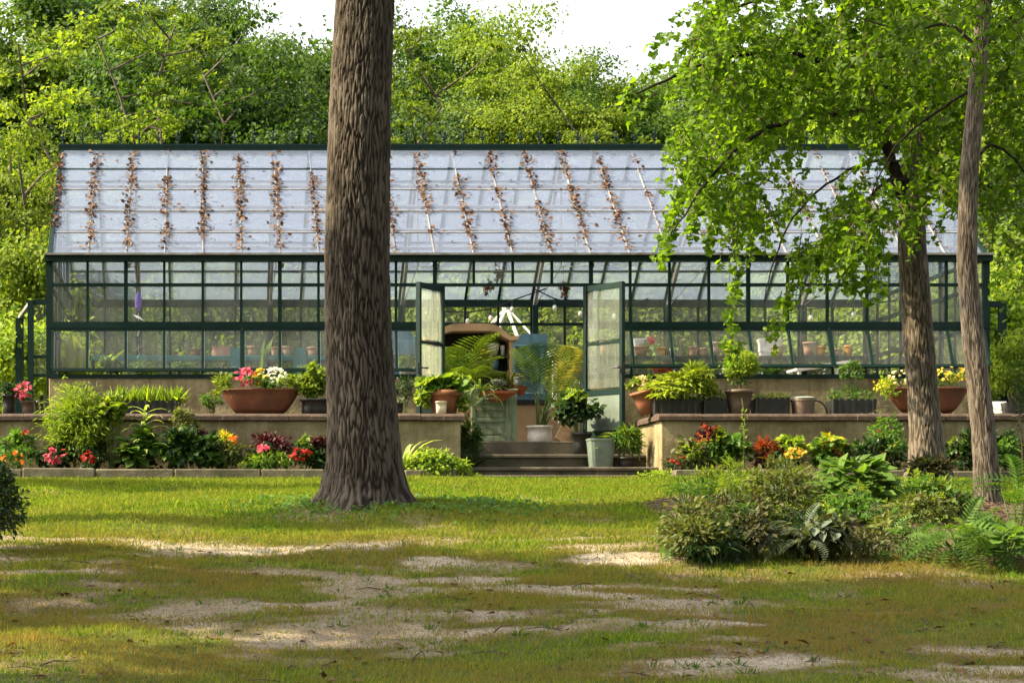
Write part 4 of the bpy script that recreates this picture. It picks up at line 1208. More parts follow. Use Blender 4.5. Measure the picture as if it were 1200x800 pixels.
# trees outside the frame whose shade falls over the foreground
def shade_tree(label, X, Y, zc, rad, n, ncl, seed, mat='wood_a', size=.22):
    zg = float(gz0(Y)); t = thing('shade_tree', label, 'tree', (X, Y, zg), 'trees outside the frame')
    mb = MB(); mb.tube([(X,Y,zg-.2),(X,Y,zg+1),(X+.1,Y,zc-1),(X,Y,zc+rad[2]*.5)], [.38,.3,.24,.05], 10); limbs(mb, (X,Y,zc), rad, 7, (X,Y,zc-rad[2]*.6), .25, seed)
    mb.build('trunk', MT['far_bark'], t); big_crown(t, (X,Y,zc), rad, seed, n, LM[mat], size, ncl)
SHADE = [
 ('shade tree out of view over the middle of the near lawn', -10.4, -17.3, 10.6, (5.4,1.7,1.9), 13000, 62, 36),
 ('broad shade tree out of view over the near lawn', -9.6, -19.6, 9.6, (5.6,2.1,2.0), 22000, 90, 31),
 ('shade tree out of view left of the near lawn', -12.8, -16.0, 9.8, (2.4,2.2,2.0), 12000, 56, 33),
 ('tallest shade tree out of view left of the lawn', -10.6, -17.2, 14.2, (2.6,1.2,2.0), 4600, 30, 34),
 ('light shade tree out of view left of the middle lawn', -14.2, -11.8, 12.6, (2.6,1.1,1.9), 3200, 26, 35),
 ('narrow shade tree out of view beside the left flower bed', -13.4, -6.3, 9.6, (2.7,1.3,2.0), 3600, 26, 32),
]
for a_ in SHADE: shade_tree(*a_)

# ------------------------------------------------------------------ the two right hand trunks with ginkgo foliage
def ginkgo():
    YA, YB = -4.6, -8.6
    za = lambda py: ZP(py, YA); zbb = lambda py: ZP(py, YB)
    A = thing('ginkgo_tree', 'thicker grey brown trunk with hanging fan leaved branches right of the steps', 'tree', (XP(1087,YA), YA, float(gz0(YA))), 'ginkgo trees')
    pa = [(XP(1088,YA), YA, float(gz0(YA))-.2, M(23,YA)), (XP(1087,YA), YA, za(545), M(20,YA)), (XP(1083,YA), YA, za(480), M(17.5,YA)), (XP(1075,YA), YA, za(380), M(16.5,YA)), (XP(1069,YA), YA, za(290), M(15.5,YA)),
          (XP(1068,YA), YA, za(220), M(14.5,YA)), (XP(1078,YA), YA, za(120), M(12,YA)), (XP(1090,YA), YA, za(20), M(9.5,YA)), (XP(1098,YA), YA, za(-120), M(7,YA)), (XP(1105,YA), YA, za(-330), M(3,YA))]
    bark_trunk('trunk', pa, MT['ginkgo_bark'], A, 180, 440, .018, 34, 4.0, (za(556), .16, 4), 8.0)
    B = thing('ginkgo_tree', 'thinner dark leaning trunk nearest the right edge of the frame', 'tree', (XP(1158,YB), YB, float(gz0(YB))), 'ginkgo trees')
    pb = [(XP(1160,YB), YB, float(gz0(YB))-.2, M(17,YB)), (XP(1158,YB), YB, zbb(585), M(14.5,YB)), (XP(1152,YB), YB, zbb(500), M(13,YB)), (XP(1141,YB), YB, zbb(400), M(12,YB)), (XP(1133,YB), YB, zbb(310), M(11,YB)),
          (XP(1136,YB), YB, zbb(200), M(10,YB)), (XP(1145,YB), YB, zbb(100), M(9,YB)), (XP(1154,YB), YB, zbb(0), M(7.5,YB)), (XP(1163,YB), YB, zbb(-150), M(5,YB)), (XP(1170,YB), YB, zbb(-400), M(2,YB))]
    bark_trunk('trunk', pb, MT['ginkgo_bark'], B, 150, 420, .016, 26, 4.0, (zbb(590), .12, 4), 15.0)
    # boughs
    def bough(t, rows, r0, r1, Y0):
        ctl = [P(a, b, Y0+dy) for a, b, dy in rows]; pts = []
        for i in range(len(ctl)-1):                       # a smooth, slightly wandering line
            p0, p1, p2, p3 = ctl[max(i-1,0)], ctl[i], ctl[i+1], ctl[min(i+2,len(ctl)-1)]
            for k in range(6):
                u = k/6; q = ((p1*2)+(p2-p0)*u+(p0*2-p1*5+p2*4-p3)*u*u+(p1*3-p0-p2*3+p3)*u**3)*.5
                pts.append(q+Vector((random.uniform(-1,1),random.uniform(-1,1),random.uniform(-1,1)))*.012*(1 if k or i else 0))
        pts.append(ctl[-1]); n = len(pts)
        mb = MB(); mb.tube(pts, [r0+(r1-r0)*i/(n-1) for i in range(n)], 7); mb.build('bough', MT['ginkgo_bark'], t)
        return pts
    bo = []
    bo += [bough(A, [(1066,250,0),(1050,205,-.1),(1040,175,-.2),(1030,110,-.4),(1020,20,-.7),(1012,-80,-1)], M(9,YA), M(3,YA), YA)]
    bo += [bough(A, [(1076,140,0),(1030,95,-.5),(960,70,-.9),(880,62,-1.2),(800,85,-1.4),(745,110,-1.5)], .055, .010, YA)]
    bo += [bough(A, [(1072,190,0),(1020,190,-.7),(970,215,-1.1),(930,255,-1.3),(905,310,-1.4),(895,360,-1.4)], .022, .005, YA)]
    bo += [bough(A, [(1082,80,0),(1040,20,.5),(960,-10,.9),(860,10,1.2),(800,60,1.4)], .05, .010, YA)]
    bo += [bough(A, [(1070,210,0),(1035,215,-.5),(1005,260,-.8),(990,320,-.9)], .03, .006, YA)]
    bo += [bough(A, [(1078,120,0),(1000,130,-1.2),(900,150,-2.0),(840,200,-2.3),(790,270,-2.4)], .045, .008, YA)]
    bo += [bough(B, [(1150,60,0),(1110,30,.3),(1060,35,.6),(1000,20,.8)], .022, .006, YB)]
    bo += [bough(B, [(1137,190,0),(1165,170,.3),(1200,200,.5),(1225,260,.5)], .02, .006, YB)]
    bo += [bough(B, [(1146,100,0),(1100,130,.4),(1050,170,.6),(1020,230,.7)], .02, .005, YB)]
    bo += [bough(B, [(1150,60,0),(1185,20,.2),(1230,30,.3)], .03, .008, YB)]
    # sprays: drooping twigs set with fan leaves, thick above, ragged below
    lowx = [735, 770, 800, 830, 870, 910, 960, 1010, 1040, 1085, 1115, 1140, 1165, 1200, 1240]
    lowy = [130, 160, 225, 235, 265, 290, 300, 285, 255, 235, 250, 235, 250, 330, 330]
    upx = [735, 790, 815, 835, 860, 1240]; upy = [110, 95, 50, 0, -60, -60]
    def spray(mbl, mbt, px, py, Y, L, nl, head, s=.080, sway=.25):
        p0 = P(px, py, Y); head = Vector(head).normalized()
        pts = [p0]; d = head.copy(); k = 6
        for i in range(k):
            d = (d + Vector((random.uniform(-1,1)*sway, random.uniform(-1,1)*sway, -.34))).normalized(); pts.append(pts[-1] + d*L/k)
        mbt.tube(pts, [.006*(1-i/(k+1))+.0015 for i in range(k+1)], 4, False)
        t = RNG.random(nl)*k; i = np.minimum(t.astype(int), k-1); A_ = np.array([tuple(q) for q in pts]); f = (t-i)[:,None]
        pos = A_[i]*(1-f) + A_[i+1]*f + RNG.normal(size=(nl,3))*.022
        ax = unit(rnd(nl)*np.array([1,1,.7]) + np.array([0,0,-.35])); nr = unit(RNG.normal(size=(nl,3))*.75 + np.array([-.1,-.25,.75]))
        leaves(mbl, pos, ax, nr, s*RNG.uniform(.6,1.25,nl), 'fan')
    for t, share in ((A, 0), (B, 1)):
        ml, mt = MB(), MB()
        n = 1050 if share == 0 else 380
        c = 0
        while c < n:
            px = random.uniform(800, 1100) if share == 0 else random.choice((random.uniform(1085,1240), random.uniform(1100,1240), random.uniform(1000,1100)))
            u = random.random()**1.15
            lo, up = np.interp(px, lowx, lowy), np.interp(px, upx, upy)
            py = up + (lo-up)*u
            # clumped, with gaps where the sky and the roof show through
            if vnoise(px/46.0, py/38.0, 3.0+share) < .30 + (.10 if u > .7 else 0): continue
            if 1035 < px < 1085 and py > 150 and random.random() < .5: continue
            Y = random.uniform(YA-2.6, YA+1.4) if share == 0 else random.uniform(YB-1.0, YB+2.2)
            if share == 1 and (py > 95 or random.random() < .4): Y = random.uniform(YB+.45, YB+2.4)        # the thin trunk stays in front of its own leaves
            if share == 0 and 1030 < px < 1110 and py > 120: Y = random.uniform(YA+.4, YA+1.6)
            spray(ml, mt, px, py, Y, random.uniform(.3,.7), random.randint(18,30), (random.uniform(-.75,.6), random.uniform(-.8,.8), random.uniform(-.3,.25)))
            c += 1
        if share == 0:                                   # long ragged hanging ends
            for px, py, L, hd in ((800,215,.75,(-.3,0,-.6)),(795,240,.6,(-.6,0,-.5)),(785,262,.45,(-.3,0,-1)),(775,285,.25,(0,0,-1)),(865,262,.75,(-.1,0,-1)),(858,325,.65,(-.05,0,-1)),(850,372,.35,(0,0,-1)),(862,395,.25,(0,0,-1)),
                                  (955,285,.6,(-.8,0,-.5)),(935,318,.5,(-.5,0,-.9)),(922,345,.45,(-.4,0,-.9)),(905,372,.32,(-.3,0,-1)),(990,262,.7,(.1,0,-1)),(1000,305,.4,(.2,0,-.6)),(985,310,.35,(-.2,0,-1)),(1030,270,.5,(.1,0,-1)),
                                  (1035,310,.35,(.1,0,-1)),(975,250,.6,(-.1,0,-1)),(845,240,.6,(-.2,0,-.8)),(880,250,.5,(.1,0,-.8)),(825,232,.5,(-.4,0,-.6)),(1010,240,.6,(.4,0,-.7)),(1060,240,.5,(.3,0,-.8)),(770,110,.5,(-1,0,-.1)),(750,98,.35,(-1,0,-.2)),(780,70,.4,(-1,0,.3)),(795,45,.4,(-.8,0,.4)),
                                  (1020,300,.5,(.0,0,-1)),(965,300,.5,(.0,0,-1)),(945,270,.5,(-.3,0,-1)),(1000,275,.6,(.0,0,-1))):
                Y = YA + random.uniform(-1.6,-.8)
                for k in range(2):
                    spray(ml, mt, px+random.uniform(-6,6), py+random.uniform(-8,8), Y+random.uniform(-.15,.15), L, int(30*L)+7, hd, .092, .16)
        ml.build('crown', LM['ginkgo'], t); mt.build('twigs', MT['twig'], t, kind='stuff')
    # crowns going on above the frame
    big_crown(A, (XP(1040,YA), YA, 11.0), (3.2,3.0,2.2), 51, 3000, LM['ginkgo'], .13, 50, 'oval').name = 'upper_crown'
    big_crown(B, (XP(1165,YB), YB, 10.4), (2.2,2.2,2.0), 52, 2000, LM['ginkgo'], .13, 40, 'oval').name = 'upper_crown'
ginkgo()
# ------------------------------------------------------------------ inside the greenhouse
def wbox(name, mat, parent, x0, y0, z0, x1, y1, z1, b=.006, label=None):
    mb = MB(); mb.bevbox(x0, y0, z0, x1, y1, z1, b); return mb.build(name, mat, parent, label=label)
def prism_xz(mb, pts, y0, y1):
    n = len(pts)
    mb.add([(x, y0, z) for x, z in pts]+[(x, y1, z) for x, z in pts],
           [tuple(range(n)), tuple(range(2*n-1, n-1, -1))]+[(i, n+i, n+(i+1) % n, (i+1) % n) for i in range(n)])
    return mb
ZS = ZP(418, 5.0)
for lb, a, b in (('long teal metal shelf along the left part of the back wall', 100, 478), ('long grey metal shelf along the right part of the back wall', 690, 1010)):
    xa, xb = max(XP(a, 5.0), X0+.2), XP(b, 5.0)
    t = thing('wall_shelf', lb, 'shelf', ((xa+xb)/2, 5.0, Z_FLOOR), 'shelves along the back wall')
    wbox('shelf_board', MT['teal'] if a == 100 else MT['green_paint'], t, xa, 4.78, ZS-.075, xb, 5.2, ZS)
    x = xa+.15
    while x < xb:
        wbox('leg', MT['green_paint'], t, x-.025, 4.8, Z_FLOOR, x+.025, 4.85, ZS-.077); x += 1.45
for lb, a, b in (('weathered potting bench left of the doorway inside', 90, 470), ('weathered potting bench right of the doorway inside', 745, 1010)):
    xa, xb = max(XP(a, 3.6), X0+.3), XP(b, 3.6)
    t = thing('potting_bench', lb, 'bench', ((xa+xb)/2, 3.6, Z_FLOOR), 'potting benches inside')
    for k in range(4): wbox('board', MT['grey_wood'], t, xa, 3.1+k*.25, 3.90, xb, 3.1+k*.25+.24, 3.94)
    x = xa+.1
    while x < xb:
        for y in (3.12, 4.0): wbox('leg', MT['grey_wood'], t, x-.035, y, Z_FLOOR, x+.035, y+.07, 3.898)
        x += 1.6
def pot_mesh(mb, c, r, h, taper=.68, rim=.1, n=18, sy=1.0, p=2.0):
    rr = r*(.90)
    prof = [(r*taper, 0), (rr*(taper+(1-taper)*.5)*1.03, h*.5), (rr, h*(1-rim)-.001), (r, h*(1-rim)), (r, h), (r*.9, h), (r*.86, h*.86)]
    return mb.lathe(prof, c, n, 1, sy, p)
def pot_parts(t, x, y, z, r, h, mat, taper=.68, rim=.12, p=2.0, sy=1.0, soil=True):
    mb = MB(); pot_mesh(mb, (x, y, z), r, h, taper, rim, 20, sy, p); mb.build('pot', MT[mat], t, True)
    if soil:
        mb = MB(); mb.lathe([(r*.80, h*.80), (r*.845, h*.865), (r*.5, h*.9), (.01, h*.91)], (x, y, z), 16, 1, sy, p); mb.build('soil', MT['soil'], t)
def simple_pot(label, px, hw, top, mat, Y=4.95, zb=None, taper=.72, name='flower_pot', group='pots on the shelf inside', base_px=None):
    z = ZS if zb is None else zb
    h = ZP(top, Y)-z; r = M(hw, Y)
    t = thing(name, label, 'pot', (XP(px, Y), Y, z), group)
    pot_parts(t, XP(px, Y), Y, z+.001, r, h, mat, taper)
    return t
for row in (
 ('small terracotta pot at the left end of the back shelf', 229, 7, 409, 'terracotta'), ('brown clay pot left of the green paddle leaf', 296, 7, 406, 'old_terracotta'),
 ('small clay pot between paddle leaf and teal chair', 322, 5, 407, 'old_terracotta'), ('brown clay pot beside the right teal chair back', 337, 7, 406, 'old_terracotta'),
 ('dull brown pot nearest the big trunk on the shelf', 367, 7, 407, 'old_terracotta'),
 ('tall terracotta pot glimpsed through the right door leaf', 709, 7, 400, 'old_terracotta'),
 ('bright orange pot just right of the pink flowers', 775, 5.5, 407, 'orange_pot'), ('cream pot beside the bright orange one', 788, 3.5, 409, 'cream'),
 ('pale pink clay pot left of the topiary tree', 812, 5.5, 406, 'old_terracotta'), ('dusty clay pot close right of the pink one', 824, 5, 408, 'old_terracotta'),
 ('tall dusty terracotta pot behind the topiary ball', 838, 6, 401, 'old_terracotta'), ('squat orange pot behind the topiary ball', 852, 6, 406, 'orange_pot'),
 ('wide brown pot in front of the white tray', 911, 8, 406, 'old_terracotta'), ('tall brown terracotta pot right of the white tray', 948, 7.5, 401, 'old_terracotta'),
 ('orange pot beside the tall brown one', 962, 6, 406, 'orange_pot'), ('squat brown bowl pot between two orange pots', 981, 7, 409, 'old_terracotta'), ('tall orange pot at the right end of the shelf', 994, 5.5, 405, 'orange_pot')):
    simple_pot(*row)
# clay troughs, teal chairs, white trays
def trough_box(label, a, b, top, Y=4.95):
    t = thing('clay_trough', label, 'trough', (XP((a+b)/2,Y), Y, ZS), 'clay troughs on the shelf')
    x0, x1 = XP(a,Y), XP(b,Y); h = ZP(top,Y)-ZS
    mb = MB(); mb.lathe([(1, .001), (1.05, h*.85), (1.1, h*.86), (1.1, h), (.95, h), (.9, h*.8)], ((x0+x1)/2, Y, ZS), 24, (x1-x0)/2.2, .11, 6.0); mb.build('trough_body', MT['old_terracotta'], t)
    mb = MB(); mb.lathe([(.85, h*.75), (.89, h*.82), (.01, h*.84)], ((x0+x1)/2, Y, ZS), 24, (x1-x0)/2.2, .11, 6.0); mb.build('soil', MT['soil'], t)
    return t
trough_box('wide pale clay trough on the shelf left of the big trunk', 248, 272, 406)
def teal_chair(label, px):
    Y = 4.2; x = XP(px, Y); t = thing('garden_chair', label, 'chair', (x, Y, Z_FLOOR), 'teal metal chairs inside')
    w = M(7.5, Y); zt = ZP(406, Y)
    mb = MB(); pts = [(x-w, zt-.45), (x+w, zt-.45), (x+w, zt-.06), (x+w*.75, zt), (x-w*.75, zt), (x-w, zt-.06)]; prism_xz(mb, pts, Y+.20, Y+.225); mb.build('backrest', MT['teal'], t)
    wbox('seat', MT['teal'], t, x-w*1.1, Y-.22, zt-.62, x+w*1.1, Y+.195, zt-.585)
    for sx in (-1, 1):
        for sy in (-.2, .17):
            mb = MB(); mb.tube([(x+sx*w, Y+sy, Z_FLOOR+.001), (x+sx*w*.9, Y+sy, zt-.622)], .018, 6); mb.build('leg', MT['teal'], t)
for lb, px in (('teal metal chair back showing right of the clay trough', 277), ('teal metal chair back showing close to the big trunk', 352)): teal_chair(lb, px)
def white_tray(label, a, b, top, bot, Y):
    t = thing('plastic_tub', label, 'tub', (XP((a+b)/2,Y), Y, ZS), 'white plastic tubs on the shelf'); h = ZP(top,Y)-ZS; xc = XP((a+b)/2,Y); w = M((b-a)/2,Y)
    mb = MB(); mb.lathe([(.8,.001),(.96,h*.9),(1,h*.9),(1,h),(.92,h),(.9,h*.3)], (xc,Y,ZS), 24, w, .12, 5.0); mb.build('tub_body', MT['white_metal'], t)
    mb = MB(); mb.lathe([(1.03,h+.001),(1.03,h+.02),(.9,h+.03),(.02,h+.03)], (xc,Y,ZS), 24, w, .12, 5.0); mb.build('lid', MT['white_metal'], t)
white_tray('white plastic tub behind the terracotta bowl with pink flowers', 742, 757, 399, 418, 5.08); white_tray('large white plastic tub behind the wide brown pot', 888, 916, 399, 418, 5.08)

# plants ------------------------------------------------------------------
ZT = Z_CAP - .03                                          # soil level behind the wall
def plant(label, box, Y, mat, size=.06, n=300, t='oval', name='shrub', cat='shrub', group=None, zb=None, clumps=None, up=.55, ry=None,
          flowers=(), pot=None, stem='stem', ns=7, shell=.45, droop=.2, parts=None, extra=None, jit=.55, r0=None):
    x0, y0, x1, y1 = box
    xc = XP((x0+x1)/2, Y); rx = M((x1-x0)/2, Y); zt, zl = ZP(y0, Y), ZP(y1, Y); rz = (zt-zl)/2; zc = (zt+zl)/2
    ry = ry or rx*.8
    if zb is None: zb = float(gz(xc, Y)) if Y < -2.95 else (2.53 if Y < WY else ZT)
    th = thing(name, label, cat, (xc, Y, zb), group)
    top = zb
    if pot:
        pm, (a, b, c, d) = pot[0], pot[1]
        kw = pot[2] if len(pot) > 2 else {}
        h = ZP(b, Y)-zb
        pot_parts(th, XP((a+c)/2, Y), Y, zb+.001, M((c-a)/2, Y), h, pm, **kw); top = zb+h*.85
    if stem:
        mb = MB()
        for k in range(ns):
            a = 2*math.pi*k/ns + random.uniform(-.3,.3); q = random.uniform(.25,.75)
            b0 = Vector((xc+math.cos(a)*rx*.12, Y+math.sin(a)*ry*.12, top-.02)); e = Vector((xc+math.cos(a)*rx*q, Y+math.sin(a)*ry*q, zc+rz*random.uniform(-.1,.6)))
            m = b0.lerp(e,.5)+Vector((-math.cos(a)*rx*.1, -math.sin(a)*ry*.1, .02)); mb.tube([b0, m, e], [r0 or .008, (r0 or .008)*.75, .003], 5)
        mb.build('stem', MT[stem], th)
    if parts:                                             # large leaves, one object each
        for _ in range(parts):
            p = dirs(1)[0]; p[2] = abs(p[2])*1.6-.75; p[1] = -abs(p[1]) if random.random() < .7 else p[1]
            p = p*random.uniform(.45,1.0)**.5
            pos = (xc+p[0]*rx*.85, Y+p[1]*ry*.85, zc+p[2]*rz*.85)
            ax = (p[0]+random.uniform(-.5,.5), p[1]+random.uniform(-.5,.4), p[2]*.3+random.uniform(-.35,.25)); nr = (p[0]*.4+random.uniform(-.3,.3), p[1]*.4-.35+random.uniform(-.3,.3), 1)
            leafpart(th, 'leaf', t, LM[mat], pos, ax, nr, size*random.uniform(.7,1.15))
    else:
        mb = MB(); cloud(mb, (xc, Y, zc), (rx, ry, rz), n, size, t, up, shell, droop, -.75, clumps or max(8, n//28), jit, .34)
        mb.build('foliage', LM[mat], th)
    if extra:
        for em, en, es, et, eb in extra:
            ex, ez = XP((eb[0]+eb[2])/2, Y), (ZP(eb[1],Y)+ZP(eb[3],Y))/2
            mb = MB(); cloud(mb, (ex, Y-.05, ez), (M((eb[2]-eb[0])/2,Y), ry*.8, (ZP(eb[1],Y)-ZP(eb[3],Y))/2), en, es, et, up, shell, droop, -.75, max(6, en//25), jit, .34)
            mb.build('foliage', LM[em], th)
    for fm, fn, fs, fb in flowers:
        mb = MB(); fx, fz = XP((fb[0]+fb[2])/2, Y), (ZP(fb[1],Y)+ZP(fb[3],Y))/2
        p = dirs(fn)*np.random.default_rng(fn).uniform(.5,1.05,(fn,1)); p[:,1] = -np.abs(p[:,1])
        pos = np.array([fx, Y-ry*.45, fz]) + p*np.array([M((fb[2]-fb[0])/2,Y), ry*.7, (ZP(fb[1],Y)-ZP(fb[3],Y))/2])
        nr = unit(p*np.array([.6,.6,.5])+np.array([0,-.5,.7])+RNG.normal(size=(fn,3))*.3); ax = dirs(fn)
        for kk in range(fn):                              # each bloom by itself
            leafpart(th, 'flower', 'bloom', LM[fm], pos[kk], ax[kk], nr[kk], fs*.78*random.uniform(.8,1.2))
    return th
def straps(label, px, py, Y, n, length, mat='mid', name='strap_plant', cat='plant', zb=None, tilt=(15,60), pot=None, group=None, t='strap', r0=.03, parts=True, lean=0):
    xc, z = XP(px, Y), (zb if zb is not None else ZP(py, Y)); th = thing(name, label, cat, (xc, Y, z), group)
    top = z
    if pot:
        pm, (a, b, c, d) = pot[0], pot[1]; h = ZP(b,Y)-z; pot_parts(th, xc, Y, z+.001, M((c-a)/2,Y), h, pm, **(pot[2] if len(pot) > 2 else {})); top = z+h*.85
    if parts:
        for k in range(n):
            a = 2*math.pi*k/n*1.618*2+random.uniform(-.3,.3); e = R(90-random.uniform(*tilt))
            ax = (math.cos(a)*math.cos(e)+lean, math.sin(a)*math.cos(e), math.sin(e)); nr = (-math.cos(a)*math.sin(e), -math.sin(a)*math.sin(e), math.cos(e)+.05)
            leafpart(th, 'frond' if t in ('palm','fern') else 'leaf', t, LM[mat], (xc+math.cos(a)*r0, Y+math.sin(a)*r0, top-.01), ax, nr, length*random.uniform(.7,1.1))
    else:
        mb = MB(); rosette(mb, (xc, Y, top-.01), n, length, t, tilt, r0); mb.build('foliage', LM[mat], th)
    return th

# ---- things seen through the left panes
straps('banana plant with broad glowing leaves in the left end bay', 92, 445, 2.4, 13, .95, 'lime', 'banana_plant', zb=3.62, tilt=(8,60), t='paddle', r0=.05, pot=('black_plastic',(80,452,104,466)))
straps('spiky grey green dracaena in the second left bay', 132, 440, 2.2, 26, .62, 'grey', 'dracaena', zb=3.7, tilt=(5,80), pot=('black_plastic',(124,450,142,462)))
plant('leafy green pot plant low in the second left bay', (108,415,146,442), 1.4, 'mid', .09, 240, 'broad', 'pot_plant', 'plant', zb=3.7, pot=('black_plastic',(118,440,138,452)))
plant('low fern green plant under the wind spinner', (150,418,190,442), 1.5, 'mid', .07, 260, 'oval', 'pot_plant', 'plant', zb=3.72, pot=('white_pot',(160,440,180,452)))
plant('small yellow leaved seedling in the clay trough', (256,390,273,408), 4.95, 'lime', .10, 22, 'broad', 'seedling', 'plant', zb=ZS+.14, ns=3)
plant('small green seedling in the left terracotta pot', (222,401,237,412), 4.95, 'lime', .07, 20, 'broad', 'seedling', 'plant', zb=ZS+.12, ns=3)
straps('single upright green paddle leaf before the back shelf', 305, 440, 3.3, 3, .78, 'mid', 'paddle_plant', zb=3.97, tilt=(0,14), t='paddle', r0=.03, pot=('black_plastic',(298,440,312,446)))
straps('narrow leaved plant under the back shelf', 322, 442, 3.4, 30, .36, 'mid', 'grass_plant', zb=3.94, tilt=(10,60), pot=('black_plastic',(314,440,330,448)), parts=False)
straps('dark narrow leaved plant between shelf and bench at left', 262, 442, 3.5, 30, .34, 'grey', 'grass_plant', zb=3.94, tilt=(20,70), pot=('black_plastic',(254,440,270,448)), parts=False)
plant('low bench plant right of the wind spinner', (198,424,232,442), 3.4, 'mid', .07, 200, 'oval', 'pot_plant', 'plant', zb=3.94)
plant('pale bench plant beside the big trunk', (346,424,378,442), 3.4, 'lime', .07, 200, 'oval', 'pot_plant', 'plant', zb=3.94)
plant('bench plant just right of the big trunk', (462,412,490,436), 2.6, 'lime', .07, 220, 'oval', 'pot_plant', 'plant', zb=3.9, pot=('grey_pot',(468,434,486,446)))
# wind spinner
sp = thing('wind_spinner', 'purple and teal spinner hanging inside the third left bay', 'spinner', (XP(162,1.0), 1.0, ZP(372,1.)))
X_ = XP(162,1.0)
mb = MB(); mb.tube([(X_,1.,ZP(305,1.)),(X_,1.,ZP(345,1.))], .005, 4); mb.build('cord', MT['cord'], sp)
mb = MB(); mb.lathe([(.005,.0),(.045,.06),(.055,.16),(.03,.26),(.005,.3)], (X_,1.,ZP(365,1.)), 12); mb.build('bell', MT['purple'], sp)
for k in range(6):
    mb = MB(); z = ZP(368+k*9,1.); a = k*.9
    mb.add([(X_-.09*math.cos(a),1-.09*math.sin(a),z),(X_+.02,1.02,z-.03),(X_+.09*math.cos(a),1+.09*math.sin(a),z-.10),(X_-.02,.98,z-.06)], [(0,1,2,3)])
    mb.tube([(X_,1.,z+.02),(X_,1.,z-.12)], .006, 4); mb.build('blade', MT['teal'] if k % 2 else MT['white_metal'], sp)
# arched blue cabinet left, peach hutch, blue cabinet right
def arch_pts(x0, x1, z0, zs, zt, n=10):
    c = (x0+x1)/2; w = (x1-x0)/2
    return [(x0,z0),(x1,z0),(x1,zs)] + [(c+w*math.cos(math.pi*k/n)*.86, zs+.02+(zt-zs-.02)*math.sin(math.pi*k/n)) for k in range(n+1)] + [(x0,zs)]
bc = thing('blue_arched_cabinet', 'blue cabinet with a rounded top seen just right of the big trunk', 'cabinet', (XP(466,4.2), 4.2, Z_FLOOR))
mb = MB(); prism_xz(mb, arch_pts(XP(444,4.2), XP(489,4.2), Z_FLOOR, ZP(398,4.2), ZP(384,4.2)), 4.2, 4.65); mb.build('cabinet_body', MT['blue_wood'], bc)
wbox('shelf', MT['dark_interior'], bc, XP(447,4.2), 4.12, ZP(424,4.2), XP(486,4.2), 4.198, ZP(420,4.2))
for a, b in ((447,465.5),(467,486)): wbox('door', MT['blue_wood'], bc, XP(a,4.2), 4.165, ZP(416,4.2), XP(b,4.2), 4.198, ZP(399,4.2))
HY_ = 1.9
hu = thing('peach_hutch', 'peach painted hutch with an arched cornice and dark shelves', 'hutch', (XP(552,HY_), HY_, Z_FLOOR))
hx = lambda p: XP(p, HY_); hz = lambda p: ZP(p, HY_)
out = [(606,394),(598,394.5),(592,391),(586,385.5),(579,381.5),(570,380)]; inn = [(606,399),(597,399.5),(590,396.5),(584,391.5),(577,389),(570,388.5)]
mirror = lambda q: [(552*2-x, y) for x, y in reversed(q)]
up_ = out + mirror(out); dn_ = inn + mirror(inn)
poly = [(hx(x), hz(y)) for x, y in up_] + [(hx(x), hz(y)) for x, y in reversed(dn_)]
mb = MB(); k = len(up_)
for y in (HY_-.14, HY_+.32): mb.add([], [])
vs = [(x, HY_-.14, z) for x, z in poly]+[(x, HY_+.32, z) for x, z in poly]; m_ = len(poly); fs = []
for i in range(k-1):
    a, b = i, i+1; c, d = m_-1-i-1, m_-1-i
    fs += [(a, b, c, d), (m_+d, m_+c, m_+b, m_+a)]
fs += [(i, m_+i, m_+(i+1) % m_, (i+1) % m_) for i in range(m_)]
mb.add(vs, fs); mb.build('cornice', MT['peach'], hu)
for a, b in ((597,600.5),(503.5,507)): wbox('side_panel', MT['peach'], hu, hx(a), HY_-.06, Z_FLOOR+.001, hx(b), HY_+.3, hz(399))
mb = MB(); prism_xz(mb, [(hx(507),Z_FLOOR+.01),(hx(597),Z_FLOOR+.01),(hx(597),hz(398)),(hx(585),hz(391)),(hx(570),hz(388)),(hx(534),hz(388)),(hx(519),hz(391)),(hx(507),hz(398))], HY_+.27, HY_+.295); mb.build('back_panel', MT['dark_interior'], hu)
for y in (417, 435, 456): wbox('shelf', MT['dark_interior'], hu, hx(507.2), HY_-.03, hz(y+1.5), hx(596.8), HY_+.265, hz(y-.5))
wbox('lower_front', MT['peach'], hu, hx(507.2), HY_-.055, Z_FLOOR+.002, hx(596.8), HY_-.032, hz(462))
def bowl(label, px, top, bot, hw, mat, taper=.5, name='bowl'):
    z = hz(bot); t = thing(name, label, name, (hx(px), HY_+.1, z), 'crockery on the hutch shelves'); h = hz(top)-z; r = M(hw, HY_)
    mb = MB(); mb.lathe([(r*taper,.001),(r*.9,h*.6),(r,h),(r*.93,h),(r*.8,h*.5),(.01,h*.2)], (hx(px),HY_+.1,z), 18); mb.build('body', MT[mat], t, True)
bowl('wide cream bowl on the top shelf of the peach hutch', 579, 402, 416.4, 7.5, 'cream'); bowl('slim white jar beside the cream bowl', 590, 404, 416.4, 2.8, 'white_pot', .9, 'jar')
bowl('dark blue bowl on the middle shelf of the hutch', 580, 422, 434.4, 6, 'blue_wood', .55); bowl('white bowl on the lowest open shelf of the hutch', 583, 444, 455.4, 7.5, 'white_pot', .7)
b2 = thing('blue_panel_cabinet', 'blue painted cabinet behind the tall palm in the doorway', 'cabinet', (XP(620,2.7), 2.7, Z_FLOOR))
q = lambda p: XP(p, 2.7); z = lambda p: ZP(p, 2.7)
